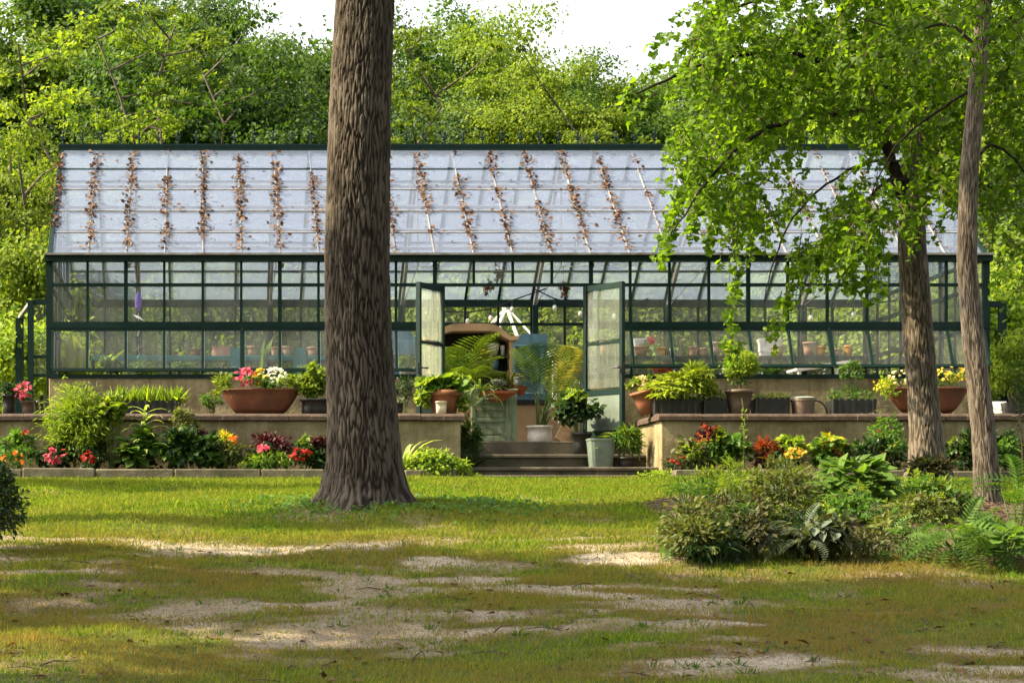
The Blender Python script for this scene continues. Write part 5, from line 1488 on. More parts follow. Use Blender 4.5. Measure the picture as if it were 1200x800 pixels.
mb = MB(); prism_xz(mb, [(q(597.5),Z_FLOOR),(q(641.5),Z_FLOOR),(q(641.5),z(391)),(q(613),z(391)),(q(609),z(393)),(q(606),z(396.5)),(q(602),z(397.5)),(q(597.5),z(398))], 2.7, 3.1); mb.build('cabinet_body', MT['blue_wood'], b2)
for a, b, c, d in ((602,404,637,462),): 
    for e in ((a,c,b,b+2.2),(a,c,d-2.2,d)): wbox('panel_moulding', MT['blue_wood'], b2, q(e[0]), 2.676, z(e[3]), q(e[1]), 2.698, z(e[2]))
    for e in ((a,a+2.2),(c-2.2,c)): wbox('panel_moulding', MT['blue_wood'], b2, q(e[0]), 2.676, z(d-2.3), q(e[1]), 2.698, z(b+2.3))
pc = thing('peach_counter', 'low peach counter with a dark top behind the white drum planter', 'counter', (XP(628,1.5), 1.5, Z_FLOOR))
q = lambda p: XP(p, 1.5); z = lambda p: ZP(p, 1.5)
wbox('front_panel', MT['peach'], pc, q(603), 1.5, Z_FLOOR+.001, q(668), 1.9, z(474)); wbox('counter_top', MT['dark_metal'], pc, q(602), 1.46, z(473.8), q(669), 1.95, z(468))
sd = thing('sage_door_counter', 'counter fronted with an old panelled sage green door', 'counter', (XP(580,.35), .35, Z_FLOOR))
q = lambda p: XP(p, .35); z = lambda p: ZP(p, .35)
wbox('door_front', MT['sage_wood'], sd, q(552), .35, Z_FLOOR+.001, q(606), .39, z(458))
for (a, c, b, d) in ((557,592,476,481),(557,592,511,516.5),(557,592,490,494.5)): wbox('door_rail', MT['sage_wood'], sd, q(a), .33, z(d), q(c), .348, z(b))
for a, c in ((552.5,556.8),(592.2,605.5)): wbox('door_stile', MT['sage_wood'], sd, q(a), .328, z(517.5), q(c), .348, z(459))
for b, d in ((482.5,489),(496.5,509)): wbox('door_panel', MT['sage_wood'], sd, q(560), .337, z(d), q(589), .349, z(b))
wbox('side', MT['sage_wood'], sd, q(601), .392, Z_FLOOR+.001, q(605), .95, z(459)); wbox('counter_top', MT['sage_wood'], sd, q(550), .33, z(457.8), q(607), .98, z(455.5))
def half_tray(label, a, b, top, Y, dz=.10):
    xc = XP((a+b)/2,Y); w = M((b-a)/2,Y); zt = ZP(top,Y)
    t = thing('clay_wall_tray', label, 'tray', (xc,Y,zt-.2), 'half round clay trays')
    mb = MB(); mb.lathe([(w*.25,-.15),(w*.6,-.09),(w*.98,-.035),(w,0),(w*.94,0),(w*.6,-.06)], (xc,Y,zt), 24, 1, .62); mb.build('tray_body', MT['red_tray'], t)
    return t
half_tray('large red clay half bowl tray before the sage door', 560, 606, 458.5, .16); half_tray('small red clay tray at the corner of the sage counter', 602, 619, 452, .55)
plant('succulents and dark rosettes crowding the red clay tray', (568,446,602,459), .16, 'burgundy', .05, 150, 'oval', 'succulent', 'plant', zb=ZP(460,.16), stem=None, extra=[('grey',110,.05,'oval',(572,446,598,458))])
gp = thing('small_grey_pot', 'small pale blue grey pot on the counter corner', 'pot', (XP(607,.5), .5, ZP(452,.5))); pot_parts(gp, XP(607,.5), .5, ZP(451.5,.5), M(5.2,.5), .12, 'grey_pot', .9)
plant('pale cream flowered plant behind the small grey pot', (596,436,621,452), .75, 'f_cream', .045, 160, 'oval', 'pot_plant', 'plant', zb=ZP(455,.75))
straps('spiky yucca on the counter above the clay tray', 596, 452, .7, 24, .40, 'olive', 'yucca', zb=ZP(455.4,.7), tilt=(5,75))
# palms and foliage in the doorway
straps('feathery dark green palm left inside the doorway', 543, 450, .9, 20, 1.02, 'lime', 'palm', 'palm', zb=ZP(452,.9), tilt=(3,58), t='palm', r0=.05, lean=-.10)
plant('yellow leaved croton before the hutch', (553,402,578,442), 1.3, 'yellow', .11, 60, 'broad', 'croton', 'plant', zb=Z_FLOOR, parts=60)
straps('striped spider plant spilling over the clay tray', 562, 452, .12, 40, .42, 'stripe', 'spider_plant', zb=ZP(458,.12), tilt=(15,95))
straps('silver fern leaves at the end of the left wall', 553, 470, -.3, 16, .42, 'grey', 'silver_fern', zb=ZP(476,-.3), tilt=(20,100), t='fern')
dr = plant('tall areca palm clump', (628,470,650,498), .35, 'lime', .02, 4, 'slim', 'areca_palm', 'palm', zb=Z_FLOOR, pot=('pink_white',(616.5,499,648,520),{'taper':.97,'rim':.12}), stem=None)
dr['label'] = 'tall areca palm with yellow green fronds in a white drum planter'
xp_, zp_ = XP(634,.35), ZP(500,.35)
mb = MB()
def frondrow(tipx, tipy, mat, s, dy, k=.5):
    tip = P(tipx, tipy, .35+dy); b0 = Vector((xp_+random.uniform(-.06,.06), .35+random.uniform(-.05,.05), zp_)); L = (tip-b0).length
    st_ = b0.lerp(tip, k)+Vector((0,0,.06*L)); mb.tube([b0, b0.lerp(st_,.5)+Vector((0,0,.04)), st_], [.014,.011,.007], 6)
    d = (tip-st_); leafpart(dr, 'frond', 'palm', LM[mat], st_, d+Vector((0,0,.25*L)), (-d.x*.4, -1.0-d.y, .75), d.length*s)
for a in ((608,402,'lime',1.05,-.1,.45),(622,398,'mid',1.1,.1,.42),(634,396,'mid',1.1,.0,.42),(612,425,'dark',1.1,-.25,.45),(645,410,'lime',1.0,.15,.45),(655,425,'yellow',1.1,.1,.45),(668,400,'lime',1.1,.0,.42),(676,420,'yellow',1.05,-.15,.45),
          (684,398,'yellow',1.0,.2,.48),(680,440,'lime',1.0,-.2,.42),(664,445,'lime',1.1,-.25,.4),(650,440,'mid',1.0,-.3,.42),(672,462,'yellow',1.0,-.3,.38)): frondrow(*a)
mb.build('stem', MT['stem'], dr)
plant('dark glossy leaved shrub in a black pot by the right door leaf', (648,455,708,503), -.55, 'dark', .10, 520, 'broad', 'gardenia', 'plant', zb=ZP(532,-.75), pot=('black_plastic',(669,507,694,533),{'taper':.8}), extra=[('lime',60,.10,'broad',(650,455,690,476))])
wbx = thing('leaning_board', 'small brown board leaning behind the black pot', 'board', (XP(660,-.2), -.2, Z_FLOOR)); mb = MB(); mb.beam((XP(655,-.2),-.25,Z_FLOOR+.01),(XP(666,-.2),-.12,Z_FLOOR+.24), .16, .03, (0,1,0)); mb.build('plank', MT['wood'], wbx)
sq = thing('square_planter', 'empty sage grey plastic tub standing on the steps', 'planter', (XP(704,-1.3), -1.3, ZP(547,-1.85)+.0))
h = ZP(514,-1.3)-sq.location.z
mb = MB(); mb.lathe([(.80,.001),(.985,h*.94),(1.03,h*.94),(1.03,h),(.97,h),(.80,.04)], tuple(sq.location), 32, M(15.5,-1.3), .17, 7.0); mb.build('tub', MT['sage_plastic'], sq)
plant('bamboo like palm in a dark pot against the right wall end', (705,498,752,548), -1.35, 'mid', .17, 260, 'slim', 'lady_palm', 'palm', zb=ZP(547,-1.85), pot=('black_plastic',(722,536,746,552)), extra=[('lime',90,.15,'slim',(706,498,750,530))], up=.7)
plant('green fern cascade along the left side of the steps', (538,476,566,552), -1.3, 'mid', .12, 520, 'slim', 'trailing_fern', 'fern', zb=2.63, extra=[('grey',120,.1,'slim',(542,505,564,560))])
straps('narrow leaved lily at the foot of the left wall end', 552, 552, -1.7, 18, .5, 'dark', 'lily', zb=2.63, tilt=(15,70))

# string lights
for lb, pts in (('string of bulbs sagging across the doorway', [(490,362),(520,364.5),(548,366),(575,362),(600,352),(640,338)]), ('string of bulbs rising to the right of the doorway', [(625,338),(650,350),(680,357),(720,360),(760,350)]), ('string of bulbs strung high over the right benches', [(900,372),(950,362),(1000,358),(1050,352)])):
    t = thing('string_lights', lb, 'lights', tuple(P(pts[2][0], pts[2][1], 2.2)), 'string lights')
    vv = [P(a, b, 2.2) for a, b in pts]; mb = MB(); mb.tube(vv, .011, 5, False); mb.build('cable', MT['cord'], t)
    for v in vv[1:-1]:
        mb = MB(); mb.tube([v, v-Vector((0,0,.10))], .012, 6); o = mb.build('socket', MT['dark_metal'], t)
        mb = MB(); mb.lathe([(.01,-.19),(.034,-.16),(.03,-.12),(.014,-.10)], tuple(v), 10); mb.build('bulb', MT['white_pot'], t, True)
# hanging dried bunches under the eave near the door
for lb, px in (('dried brown bunch hanging over the doorway left', 573), ('dried brown bunch hanging over the doorway right', 660), ('pale dried bunch hanging at the eave glass', 585)):
    Y = 1.3; th = thing('dried_bunch', lb, 'bunch', tuple(P(px, 345, Y)), 'dried bunches'); mb = MB(); c = P(px, 338 if px != 585 else 318, Y)
    cloud(mb, tuple(c), (.08,.07,.14), 110, .07, 'oval', .2, .5, .6, -.9, 8); mb.build('leaves', MT['dead_leaf'], th)
    mb = MB(); mb.tube([c, c+Vector((0,0,.35))], .005, 4); mb.build('cord', MT['cord'], th)
# white slatted pyramid outside the back wall
py_ = thing('white_pyramid_frame', 'white slatted pyramid frame standing outside behind the doorway', 'trellis', tuple(P(593, 420, 8.0)))
ap = P(593.5, 360, 8.0)
for k in range(8):
    a = 2*math.pi*k/8+.2; e = ap+Vector((math.cos(a)*.95, math.sin(a)*.95, -1.0)); s_ = ap+Vector((math.cos(a)*.05, math.sin(a)*.05, -.05)); mb = MB(); mb.beam(s_, e, .045, .03, (0,0,1)); mb.build('slat', MT['white_metal'], py_)
    mb = MB(); mb.beam(e-Vector((0,0,.02)), (e.x, e.y, 2.9), .06, .06, (0,1,0)); mb.build('post', MT['white_metal'], py_)
mb = MB(); mb.lathe([(.08,-.03),(.09,.02),(.02,.08)], tuple(ap), 10); mb.build('cap', MT['white_metal'], py_)
# plants under the right shelf
plant('coral leaved plant low behind the right door leaf panes', (762,418,790,440), 1.2, 'copper', .06, 120, 'oval', 'pot_plant', 'plant', zb=3.9, extra=[('lime',80,.06,'oval',(756,420,770,436))])
plant('pink flowers standing in the terracotta bowl on the shelf', (746,399,768,415), 4.9, 'mid', .06, 60, 'oval', 'bowl_plant', 'plant', zb=ZS, pot=('terracotta',(742,406,761,418),{'taper':.55}), flowers=[('f_pink',16,.10,(756,395,768,404))])
straps('low green bench plant right of the topiary', 905, 440, 3.3, 34, .34, 'mid', 'grass_plant', zb=3.94, tilt=(10,70), pot=('black_plastic',(896,438,914,446)), parts=False)
plant('yellow spotted plant peeping above the right sill', (858,414,872,442), 1.5, 'yellow', .12, 26, 'broad', 'pot_plant', 'plant', zb=3.9, ns=3)
plant('bright leafy plant inside the right end bay', (1060,395,1125,440), 2.2, 'lime', .10, 260, 'broad', 'pot_plant', 'plant', zb=3.7)
wt = thing('white_bench_table', 'sloping white worktop inside under the right shelf', 'table', (XP(960,2.4), 2.4, Z_FLOOR)); mb = MB(); mb.beam((XP(928,2.4),2.4,ZP(434,2.4)),(XP(990,2.4),2.4,ZP(425,2.4)), .6, .04); mb.build('tabletop', MT['white_metal'], wt)
for px in (932, 986):
    for y in (2.15, 2.62): wbox('leg', MT['white_metal'], wt, XP(px,2.4)-.025, y, Z_FLOOR, XP(px,2.4)+.025, y+.05, ZP(434,2.4)-(.02 if px < 950 else -.06))
# ------------------------------------------------------------------ on the terrace walls
TYY = -1.55
def long_planter(label, a, b, top, bot, Y, mat='rust'):
    xc = XP((a+b)/2,Y); w = M((b-a)/2,Y); zt, z0 = ZP(top,Y), ZP(bot,Y)
    t = thing('long_planter', label, 'planter', (xc, Y, Z_CAP-.03), 'long rust brown planters')
    h = zt-z0
    mb = MB(); mb.lathe([(.62,.0),(.72,h*.16),(.84,h*.42),(.93,h*.68),(.985,h*.92),(1.0,h*.93),(1.0,h),(.95,h),(.90,h*.7),(.7,h*.3)], (xc,Y,z0), 48, w, .20, 3.2); mb.build('planter_body', MT[mat], t, True)
    mb = MB(); mb.lathe([(.86,h*.72),(.92,h*.84),(.5,h*.9),(.01,h*.92)], (xc,Y,z0), 40, w, .20, 3.2); mb.build('soil', MT['soil'], t)
    for s in (-1, 1):
        mb = MB(); mb.lathe([(.07,0),(.06,z0-ZT+.004)], (xc+s*w*.5,Y,ZT-.002), 12, 1, 1.3); mb.build('foot', MT[mat], t)
    return t, xc, w, zt
def fill(t, Y, rows, flowers):
    for mat, n, s, tp, bb in rows:
        mb = MB(); x0,y0,x1,y1 = bb
        cloud(mb, (XP((x0+x1)/2,Y),Y,(ZP(y0,Y)+ZP(y1,Y))/2), (M((x1-x0)/2,Y),.26,(ZP(y0,Y)-ZP(y1,Y))/2), n, s, tp, .55, .5, .25, -.8, max(6,n//26), .6, .34); mb.build('foliage', LM[mat], t)
    for mat, n, s, bb in flowers:
        x0,y0,x1,y1 = bb; mb = MB(); p = dirs(n); p[:,1] = -np.abs(p[:,1])*RNG.uniform(.4,1,n)
        pos = np.array([XP((x0+x1)/2,Y),Y-.05,(ZP(y0,Y)+ZP(y1,Y))/2])+p*np.array([M((x1-x0)/2,Y),.26,(ZP(y0,Y)-ZP(y1,Y))/2]); nr = unit(p*.5+np.array([0,-.5,.7])+RNG.normal(size=(n,3))*.3)
        A_ = dirs(n)
        for kk in range(n): leafpart(t, 'flower', 'bloom', LM[mat], pos[kk], A_[kk], nr[kk], s*.8*random.uniform(.8,1.2))
t, *_ = long_planter('long rust brown planter full of pink yellow and white flowers', 259, 350.5, 456, 484, TYY)
fill(t, TYY, [('lime',330,.07,'oval',(248,432,285,474)),('mid',420,.07,'oval',(268,436,350,460)),('lime',200,.07,'oval',(310,436,352,458))],
     [('f_pink',46,.075,(274,432,300,453)),('f_yellow',40,.06,(296,433,314,452)),('f_white',60,.06,(306,432,336,453))])
t, *_ = long_planter('long rust brown planter with yellow flowers behind the right trunks', 1040, 1133, 454.5, 483, TYY)
fill(t, TYY, [('yellow',60,.07,'oval',(1018,440,1050,462)),('lime',300,.06,'oval',(1018,436,1056,474)),('mid',360,.06,'oval',(1050,434,1132,458)),('lime',160,.06,'oval',(1090,432,1132,452))],
     [('f_yellow',46,.06,(1092,431,1132,448)),('f_cream',30,.06,(1040,435,1062,452))])
def seed_tray(label, a, b, top, bot, Y, cells=8, h_plants=.12, mat='lime', n=240, t='slim', s=.12):
    xc = XP((a+b)/2,Y); z0 = ZT; zt = ZP(top,Y); x0, x1 = XP(a,Y), XP(b,Y)
    th = thing('seedling_tray', label, 'tray', (xc,Y,z0), 'black seedling trays')
    mb = MB(); mb.lathe([(.93,.001),(1.0,zt-z0),(.97,zt-z0),(.92,(zt-z0)*.6)], (xc,Y,z0), 32, (x1-x0)/2, .17, 9.0); mb.build('tray_body', MT['black_plastic'], th)
    for k in range(cells):
        x = x0+(x1-x0)*(k+.5)/cells; w = (x1-x0)/cells*.40
        mb = MB(); mb.lathe([(w*.7,.0),(w,zt-z0+.012),(w*.9,zt-z0+.012),(w*.6,(zt-z0)*.7)], (x,Y-.135,z0+.012), 12, 1, 1, 5.0); mb.build('cell_pot', MT['black_plastic'], th)
    mb = MB(); X = RNG.uniform(x0,x1,n); Yy = RNG.uniform(Y-.15,Y+.15,n)
    pos = np.stack([X,Yy,np.full(n,zt-.02)],1)
    if t == 'slim': leaves(mb, pos, RNG.normal(size=(n,3))*.38+np.array([0,0,1]), RNG.normal(size=(n,3)), s*RNG.uniform(.6,1.4,n), 'slim')
    else:
        pos[:,2] += RNG.random(n)*h_plants; leaves(mb, pos, rnd(n)+np.array([0,0,.3]), rnd(n)*.6+np.array([0,-.2,.8]), s*RNG.uniform(.7,1.2,n), t)
    mb.build('seedlings', LM[mat], th, kind='stuff')
seed_tray('black tray of upright strap leaved seedlings on the left wall', 134, 212, 472, 484, TYY, 9, .15, 'lime', 300, 'slim', .22)
seed_tray('black tray below the broad leaved yellow plant right of the steps', 762, 818, 470, 485, TYY, 7, .1, 'mid', 140, 'oval', .06)
seed_tray('black tray of small green herbs left of the topiary', 821, 850, 470, 484, TYY, 4, .16, 'mid', 240, 'oval', .055)
seed_tray('black tray of pale topped seedlings right of the topiary', 881, 923, 468.5, 484, TYY, 6, .10, 'lime', 200, 'oval', .05)
seed_tray('black tray of dark green plugs beside the right planter', 970, 1024, 470, 484, TYY, 7, .16, 'mid', 260, 'oval', .06)
plant('bushy bright green plant in a black crate beside the big trunk', (346,436,386,472), TYY, 'lime', .08, 520, 'broad', 'crate_plant', 'plant', pot=('black_plastic',(352,468,386,484),{'taper':.92,'p':6.0,'rim':.1}), extra=[('lime',120,.09,'broad',(352,428,386,448))])
plant('low green herb at the foot of the long left planter', (236,458,262,482), TYY+.3, 'mid', .06, 220, 'oval', 'herb', 'plant')
plant('pink geranium in a clay pot at the far left of the wall', (12,446,42,476), TYY, 'mid', .055, 200, 'oval', 'geranium', 'plant', pot=('brown_pot',(24,470,40,485)), flowers=[('f_pink',30,.085,(15,447,40,470))])
plant('dark leafy plant in a tall black pot at the left edge of the wall', (-6,440,20,478), TYY, 'dark', .07, 240, 'oval', 'pot_plant', 'plant', pot=('black_plastic',(2,462,18,485),{'taper':.85}))
plant('dark evergreen shrub behind the wall right of the big trunk', (456,440,492,474), -.9, 'dark', .055, 420, 'oval', 'evergreen_shrub', 'shrub')
plant('small pale green plant in a wire handled black pot', (460,463,480,478), -1.7, 'grey', .045, 130, 'oval', 'pot_plant', 'plant', pot=('black_plastic',(459,472,473,485),{'taper':.8}))
plant('lush trailing green coleus in a big terracotta pot at the wall end', (493,436,546,466), TYY, 'lime', .11, 420, 'round', 'coleus', 'plant', pot=('terracotta',(500,458,542,486),{'taper':.62,'rim':.2}), extra=[('lime',200,.07,'round',(485,455,504,484)),('mid',160,.13,'round',(500,442,544,464)),('lime',140,.06,'round',(530,460,550,488))])
wp = thing('small_cream_pot', 'small cream square pot in front of the terracotta one', 'pot', (XP(517,-1.86), -1.86, Z_CAP+.004)); pot_parts(wp, XP(517,-1.86), -1.86, Z_CAP+.004, M(6.8,-1.86), ZP(470.5,-1.86)-Z_CAP-.004, 'cream', .82, .06, 5.0)
# right of the steps
ur = thing('terracotta_urn', 'terracotta pot tilted outwards at the right wall corner', 'pot', (XP(757,-1.5), -1.5, ZT))
mb = MB(); pot_mesh(mb, (0,0,0), .20, .34, .6, .12, 22); o = mb.build('pot', MT['terracotta'], ur, True, world=False); o.rotation_euler = (0, R(-14), 0); o.location = (.05,0,.05)
plant('broad leaved yellow green plant spreading over the right wall corner', (752,432,838,472), -1.5, 'lime', .20, 70, 'palmate', 'fatsia', 'plant', parts=90, extra=[('mid',260,.07,'oval',(768,452,838,474)),('lime',40,.16,'palmate',(790,430,836,458))])
plant('cream hydrangea heads over the tilted terracotta pot', (734,440,768,466), -1.40, 'lime', .08, 200, 'broad', 'hydrangea', 'plant', stem=None, flowers=[('f_cream',70,.05,(740,440,766,458))])
tt = plant('clipped round topiary tree in a brown pot on the right wall', (845,409,889,447), -1.6, 'lime', .045, 2400, 'oval', 'topiary_tree', 'tree', pot=('brown_pot',(849.5,457,883,485),{'taper':.68,'rim':.12}), stem=None, clumps=90, shell=.25)
mb = MB(); mb.tube([P(866,462,-1.6), P(867,452,-1.6), P(866.5,430,-1.6)], [.018,.015,.012], 7); mb.build('trunk', MT['twig'], tt)
cloud_ = MB(); cloud(cloud_, tuple(P(868,446,-1.6)), (.13,.12,.09), 90, .05); cloud_.build('foliage', LM['mid'], tt)
g2 = thing('grey_nursery_pot', 'empty pale grey pot tucked behind the topiary pot', 'pot', (XP(852,-1.25), -1.25, ZT)); pot_parts(g2, XP(852,-1.25), -1.25, ZT+.001, M(9,-1.25), .24, 'white_pot', .75)
ba = thing('lidded_brown_basin', 'brown basin with a grey lid and two arched handles on the right wall', 'basin', (XP(943,-1.6), -1.6, ZT))
xb_, h = XP(941,-1.6), ZP(468,-1.6)-ZT
mb = MB(); mb.lathe([(.85,.001),(1.,h*.9),(1.04,h*.9),(1.04,h),(.9,h*.99)], (xb_,-1.6,ZT), 28, M(17,-1.6)*.75, .17, 3.0); mb.build('basin_body', MT['brown_pot'], ba)
mb = MB(); mb.lathe([(.95,h+.001),(1.0,h+.02),(.8,h+.035),(.1,h+.04)], (xb_,-1.6,ZT), 28, M(17,-1.6)*.75, .17, 3.0); mb.build('lid', MT['grey_pot'], ba)
for s in (-1, 1):
    mb = MB(); w = M(13,-1.6); c = xb_+s*M(15,-1.6)
    mb.tube([(c+s*w*(math.cos(a)*1.0), -1.62, ZT+.02+math.sin(a)*(h*.85)) for a in np.linspace(0, math.pi, 9)], .012, 6); mb.build('handle', MT['dark_metal'], ba)
plant('feathery self sown plant standing behind the right wall', (984,419,1018,448), -1.0, 'mid', .05, 420, 'oval', 'tall_herb', 'plant', extra=[('mid',300,.06,'slim',(978,446,1022,482))])
straps('strap leaved plant hanging beside the right planter', 1015, 484, -1.6, 14, .36, 'grey', zb=ZT, tilt=(30,85))
wc = thing('white_plant_tags', 'pair of white plant cards propped on the wall at right', 'sign', (XP(1166,-1.6), -1.6, ZT))
for px, w, hh, tl in ((1166,9.5,19,.10),(1177,5,13,.0)):
    x = XP(px,-1.6); wv = M(w,-1.6); hv = M(hh,-1.6); mb = MB()
    mb.add([(x-wv,-1.6,ZT+.001),(x+wv*.8,-1.6,ZT+.001),(x+wv*.8+tl,-1.52,ZT+hv),(x-wv+tl,-1.52,ZT+hv),(x-wv,-1.585,ZT+.001),(x+wv*.8,-1.585,ZT+.001),(x+wv*.8+tl,-1.505,ZT+hv),(x-wv+tl,-1.505,ZT+hv)],
           [(0,1,2,3),(7,6,5,4),(0,4,5,1),(1,5,6,2),(2,6,7,3),(3,7,4,0)]); mb.build('card', MT['white_metal'], wc)
bk = thing('black_nursery_crate', 'black nursery crate at the right end of the wall', 'crate', (XP(1186,-1.6), -1.6, ZT)); mb = MB(); mb.lathe([(.9,.001),(1,.2),(.95,.2),(.85,.05)], (XP(1188,-1.6),-1.6,ZT), 24, .16, .14, 7.0); mb.build('crate_body', MT['black_plastic'], bk)

# ------------------------------------------------------------------ flower bed left of the steps
BY = -2.45
plant('big feathery yellow green bamboo like shrub at the left wall', (44,444,140,540), BY, 'lime', .10, 2600, 'slim', 'feathery_shrub', 'shrub', ry=.42, clumps=90, extra=[('mid',700,.08,'oval',(50,470,150,545)),('lime',700,.065,'oval',(50,450,136,520))], up=.5)
plant('arching plant with rounded bright leaves leaning over the wall', (112,462,150,515), BY-.15, 'lime', .10, 300, 'round', 'arching_shrub', 'shrub', ry=.3)
th = plant('tall pale striped lily with drooping strap leaves', (150,500,184,540), BY-.2, 'mid', .13, 150, 'broad', 'striped_lily', 'lily')
for k in range(24):
    zz = ZP(540-62*k/24, BY-.2); a = k*2.4; x = XP(170,BY-.2)
    leafpart(th, 'leaf', 'strap', LM['stripe'], (x, BY-.2, zz), (math.cos(a)*.9, math.sin(a)*.9-.1, .75), (-math.cos(a)*.6, -math.sin(a)*.6, 1), .36*random.uniform(.8,1.15))
mb = MB(); mb.tube([(XP(170,BY-.2),BY-.2,2.5),(XP(170,BY-.2),BY-.2,ZP(478,BY-.2))], [.012,.006], 6); mb.build('stalk', MT['stem'], th)
th = plant('green hosta clump in front of the striped lily', (140,505,172,552), -2.65, 'mid', .20, 60, 'broad', 'hosta', 'plant', parts=46)
plant('pink begonias low in the left flower bed', (46,520,82,550), -2.7, 'dark', .06, 260, 'oval', 'begonia', 'flowers', flowers=[('f_pink',22,.095,(48,526,82,544))])
plant('red begonias between the pink ones and the hosta', (84,518,126,550), -2.7, 'dark', .06, 320, 'oval', 'begonia', 'flowers', flowers=[('f_red',14,.085,(96,528,112,545))])
plant('small orange flowered plant at the far left of the bed', (0,520,44,552), -2.7, 'mid', .08, 340, 'slim', 'daylily', 'flowers', flowers=[('f_orange',9,.08,(2,528,34,546)),('f_red',3,.09,(26,504,34,512))])
plant('dark green mound of leaves in the middle of the left bed', (182,505,262,555), -2.6, 'mid', .11, 620, 'broad', 'leafy_mound', 'plant', ry=.3, extra=[('dark',420,.10,'broad',(176,500,262,552))])
plant('tall dark stalked plant before the left wall', (196,470,232,520), -2.4, 'olive', .07, 360, 'oval', 'tall_perennial', 'plant', ry=.2)
plant('dark purple coleus against the left wall', (224,500,244,520), -2.35, 'burgundy', .06, 160, 'oval', 'purple_coleus', 'plant')
plant('yellow celosia plume in the left bed', (250,506,278,524), -2.6, 'yellow', .10, 90, 'slim', 'celosia', 'flowers', flowers=[('f_orange',12,.06,(268,510,278,520))])
plant('broad burgundy leaved coleus behind the pink dahlia', (292,506,350,540), -2.45, 'burgundy', .085, 560, 'oval', 'burgundy_coleus', 'plant', ry=.25)
plant('burgundy coleus closest to the big trunk', (356,510,386,540), -2.45, 'burgundy', .085, 300, 'oval', 'burgundy_coleus', 'plant', ry=.25, extra=[('lime',24,.1,'broad',(350,510,362,518))])
plant('single pink dahlia among dark leaves', (296,518,320,545), -2.7, 'dark', .06, 120, 'oval', 'dahlia', 'flowers', flowers=[('f_pink',12,.10,(302,520,316,532))])
plant('bright green mound along the left kerb', (276,530,350,556), -2.75, 'mid', .09, 640, 'slim', 'green_mound', 'plant', ry=.2, extra=[('lime',260,.09,'slim',(280,528,348,546))])
plant('red zinnias beside the big trunk', (336,520,378,556), -2.75, 'dark', .07, 320, 'oval', 'zinnia', 'flowers', flowers=[('f_red',18,.09,(338,522,364,540))])
plant('olive filler plants under the yellow celosia', (244,516,300,552), -2.55, 'olive', .07, 460, 'oval', 'filler_plant', 'plant', ry=.25)
plant('thin bronze plant behind the pink begonias', (90,500,134,540), -2.35, 'bronze', .06, 360, 'oval', 'bronze_plant', 'plant', ry=.2)
for k, (lb, bb, mt) in enumerate((
 ('dark filler leaves behind the orange daylily at the far left', (-10,496,50,556), 'mid'), ('dark filler leaves behind the pink begonias', (44,512,92,554), 'dark'), ('olive filler leaves under the feathery shrub', (86,510,140,556), 'olive'),
 ('dark filler leaves behind the hosta clump', (130,512,190,556), 'dark'), ('dark filler leaves before the dark mound', (226,508,290,556), 'mid'), ('olive filler leaves in front of the burgundy coleus', (286,518,345,556), 'dark'), ('dark filler leaves at the root of the big trunk', (340,516,392,556), 'dark'))):
    plant(lb, bb, -2.45-.02*k, mt, .085, 420, 'broad', 'filler_plant', 'plant', ry=.22)
# right of the big trunk
plant('dense lime green mound on the stone block beside the steps', (474,524,548,566), -2.75, 'lime', .075, 1500, 'oval', 'lime_mound', 'plant', zb=2.5, ry=.36, clumps=60, shell=.3, extra=[('mid',360,.07,'oval',(476,532,540,556)),('lime',220,.06,'oval',(528,545,560,572))])
straps('clump of upright straw tipped grass beside the big trunk', 472, 548, -2.6, 24, .62, 'stripe', 'ornamental_grass', 'grass', zb=2.53, tilt=(4,50))
# ------------------------------------------------------------------ flower bed right of the steps
plant('small red flowers at the right wall corner', (772,535,806,556), -2.55, 'dark', .055, 200, 'oval', 'begonia', 'flowers', flowers=[('f_red',9,.07,(776,533,803,545))])
plant('tall red leaved canna before the right wall', (806,494,838,545), -2.45, 'burgundy', .09, 260, 'oval', 'red_canna', 'plant', ry=.2, extra=[('copper',26,.09,'slim',(822,492,840,505)),('copper',16,.09,'oval',(806,505,830,520))])
plant('yellow leaved plant left of the tall green one', (800,516,820,545), -2.6, 'lime', .06, 160, 'oval', 'yellow_herb', 'plant')
plant('tall soft green nettle like plant in the right bed', (828,502,876,548), -2.5, 'mid', .09, 420, 'broad', 'tall_green_plant', 'plant', ry=.25, extra=[('lime',120,.09,'broad',(832,502,874,518))])
fs_ = thing('flower_spike', 'bare pale flower stalk rising past the wall coping', 'flower', (XP(870,-2.75), -2.75, 2.5))
mb = MB(); mb.tube([P(871,553,-2.75),P(872,520,-2.75),P(873,488,-2.75),P(869,466,-2.75)], [.010,.009,.008,.006], 6); mb.build('stalk', MT['stem'], fs_)
mb = MB(); zz = RNG.random(60); x = XP(871,-2.75); leaves(mb, np.stack([x+zz*0+RNG.normal(size=60)*.01, np.full(60,-2.75), ZP(540,-2.75)+zz*.7],1), rnd(60)+np.array([0,0,.3]), rnd(60)+np.array([0,0,.6]), .06*RNG.uniform(.6,1.2,60), 'oval'); mb.build('leaves', LM['lime'], fs_)
plant('flame orange celosia in the right bed', (884,510,910,545), -2.6, 'copper', .11, 300, 'slim', 'flame_celosia', 'flowers', ry=.2, extra=[('burgundy',160,.08,'oval',(878,526,912,552))])
plant('yellow green coleus beside the flame orange celosia', (908,508,950,535), -2.5, 'lime', .09, 300, 'broad', 'lime_coleus', 'plant', ry=.25)
plant('butter yellow marigolds low in the right bed', (912,524,946,544), -2.75, 'mid', .06, 160, 'oval', 'marigold', 'flowers', flowers=[('f_yellow',40,.065,(914,524,944,540))])
plant('yellow coleus with reddish hearts below the wall', (948,508,994,535), -2.5, 'lime', .13, 160, 'broad', 'yellow_coleus', 'plant', parts=60, extra=[('yellow',34,.13,'broad',(955,510,990,526)),('copper',24,.1,'oval',(966,522,992,534))])
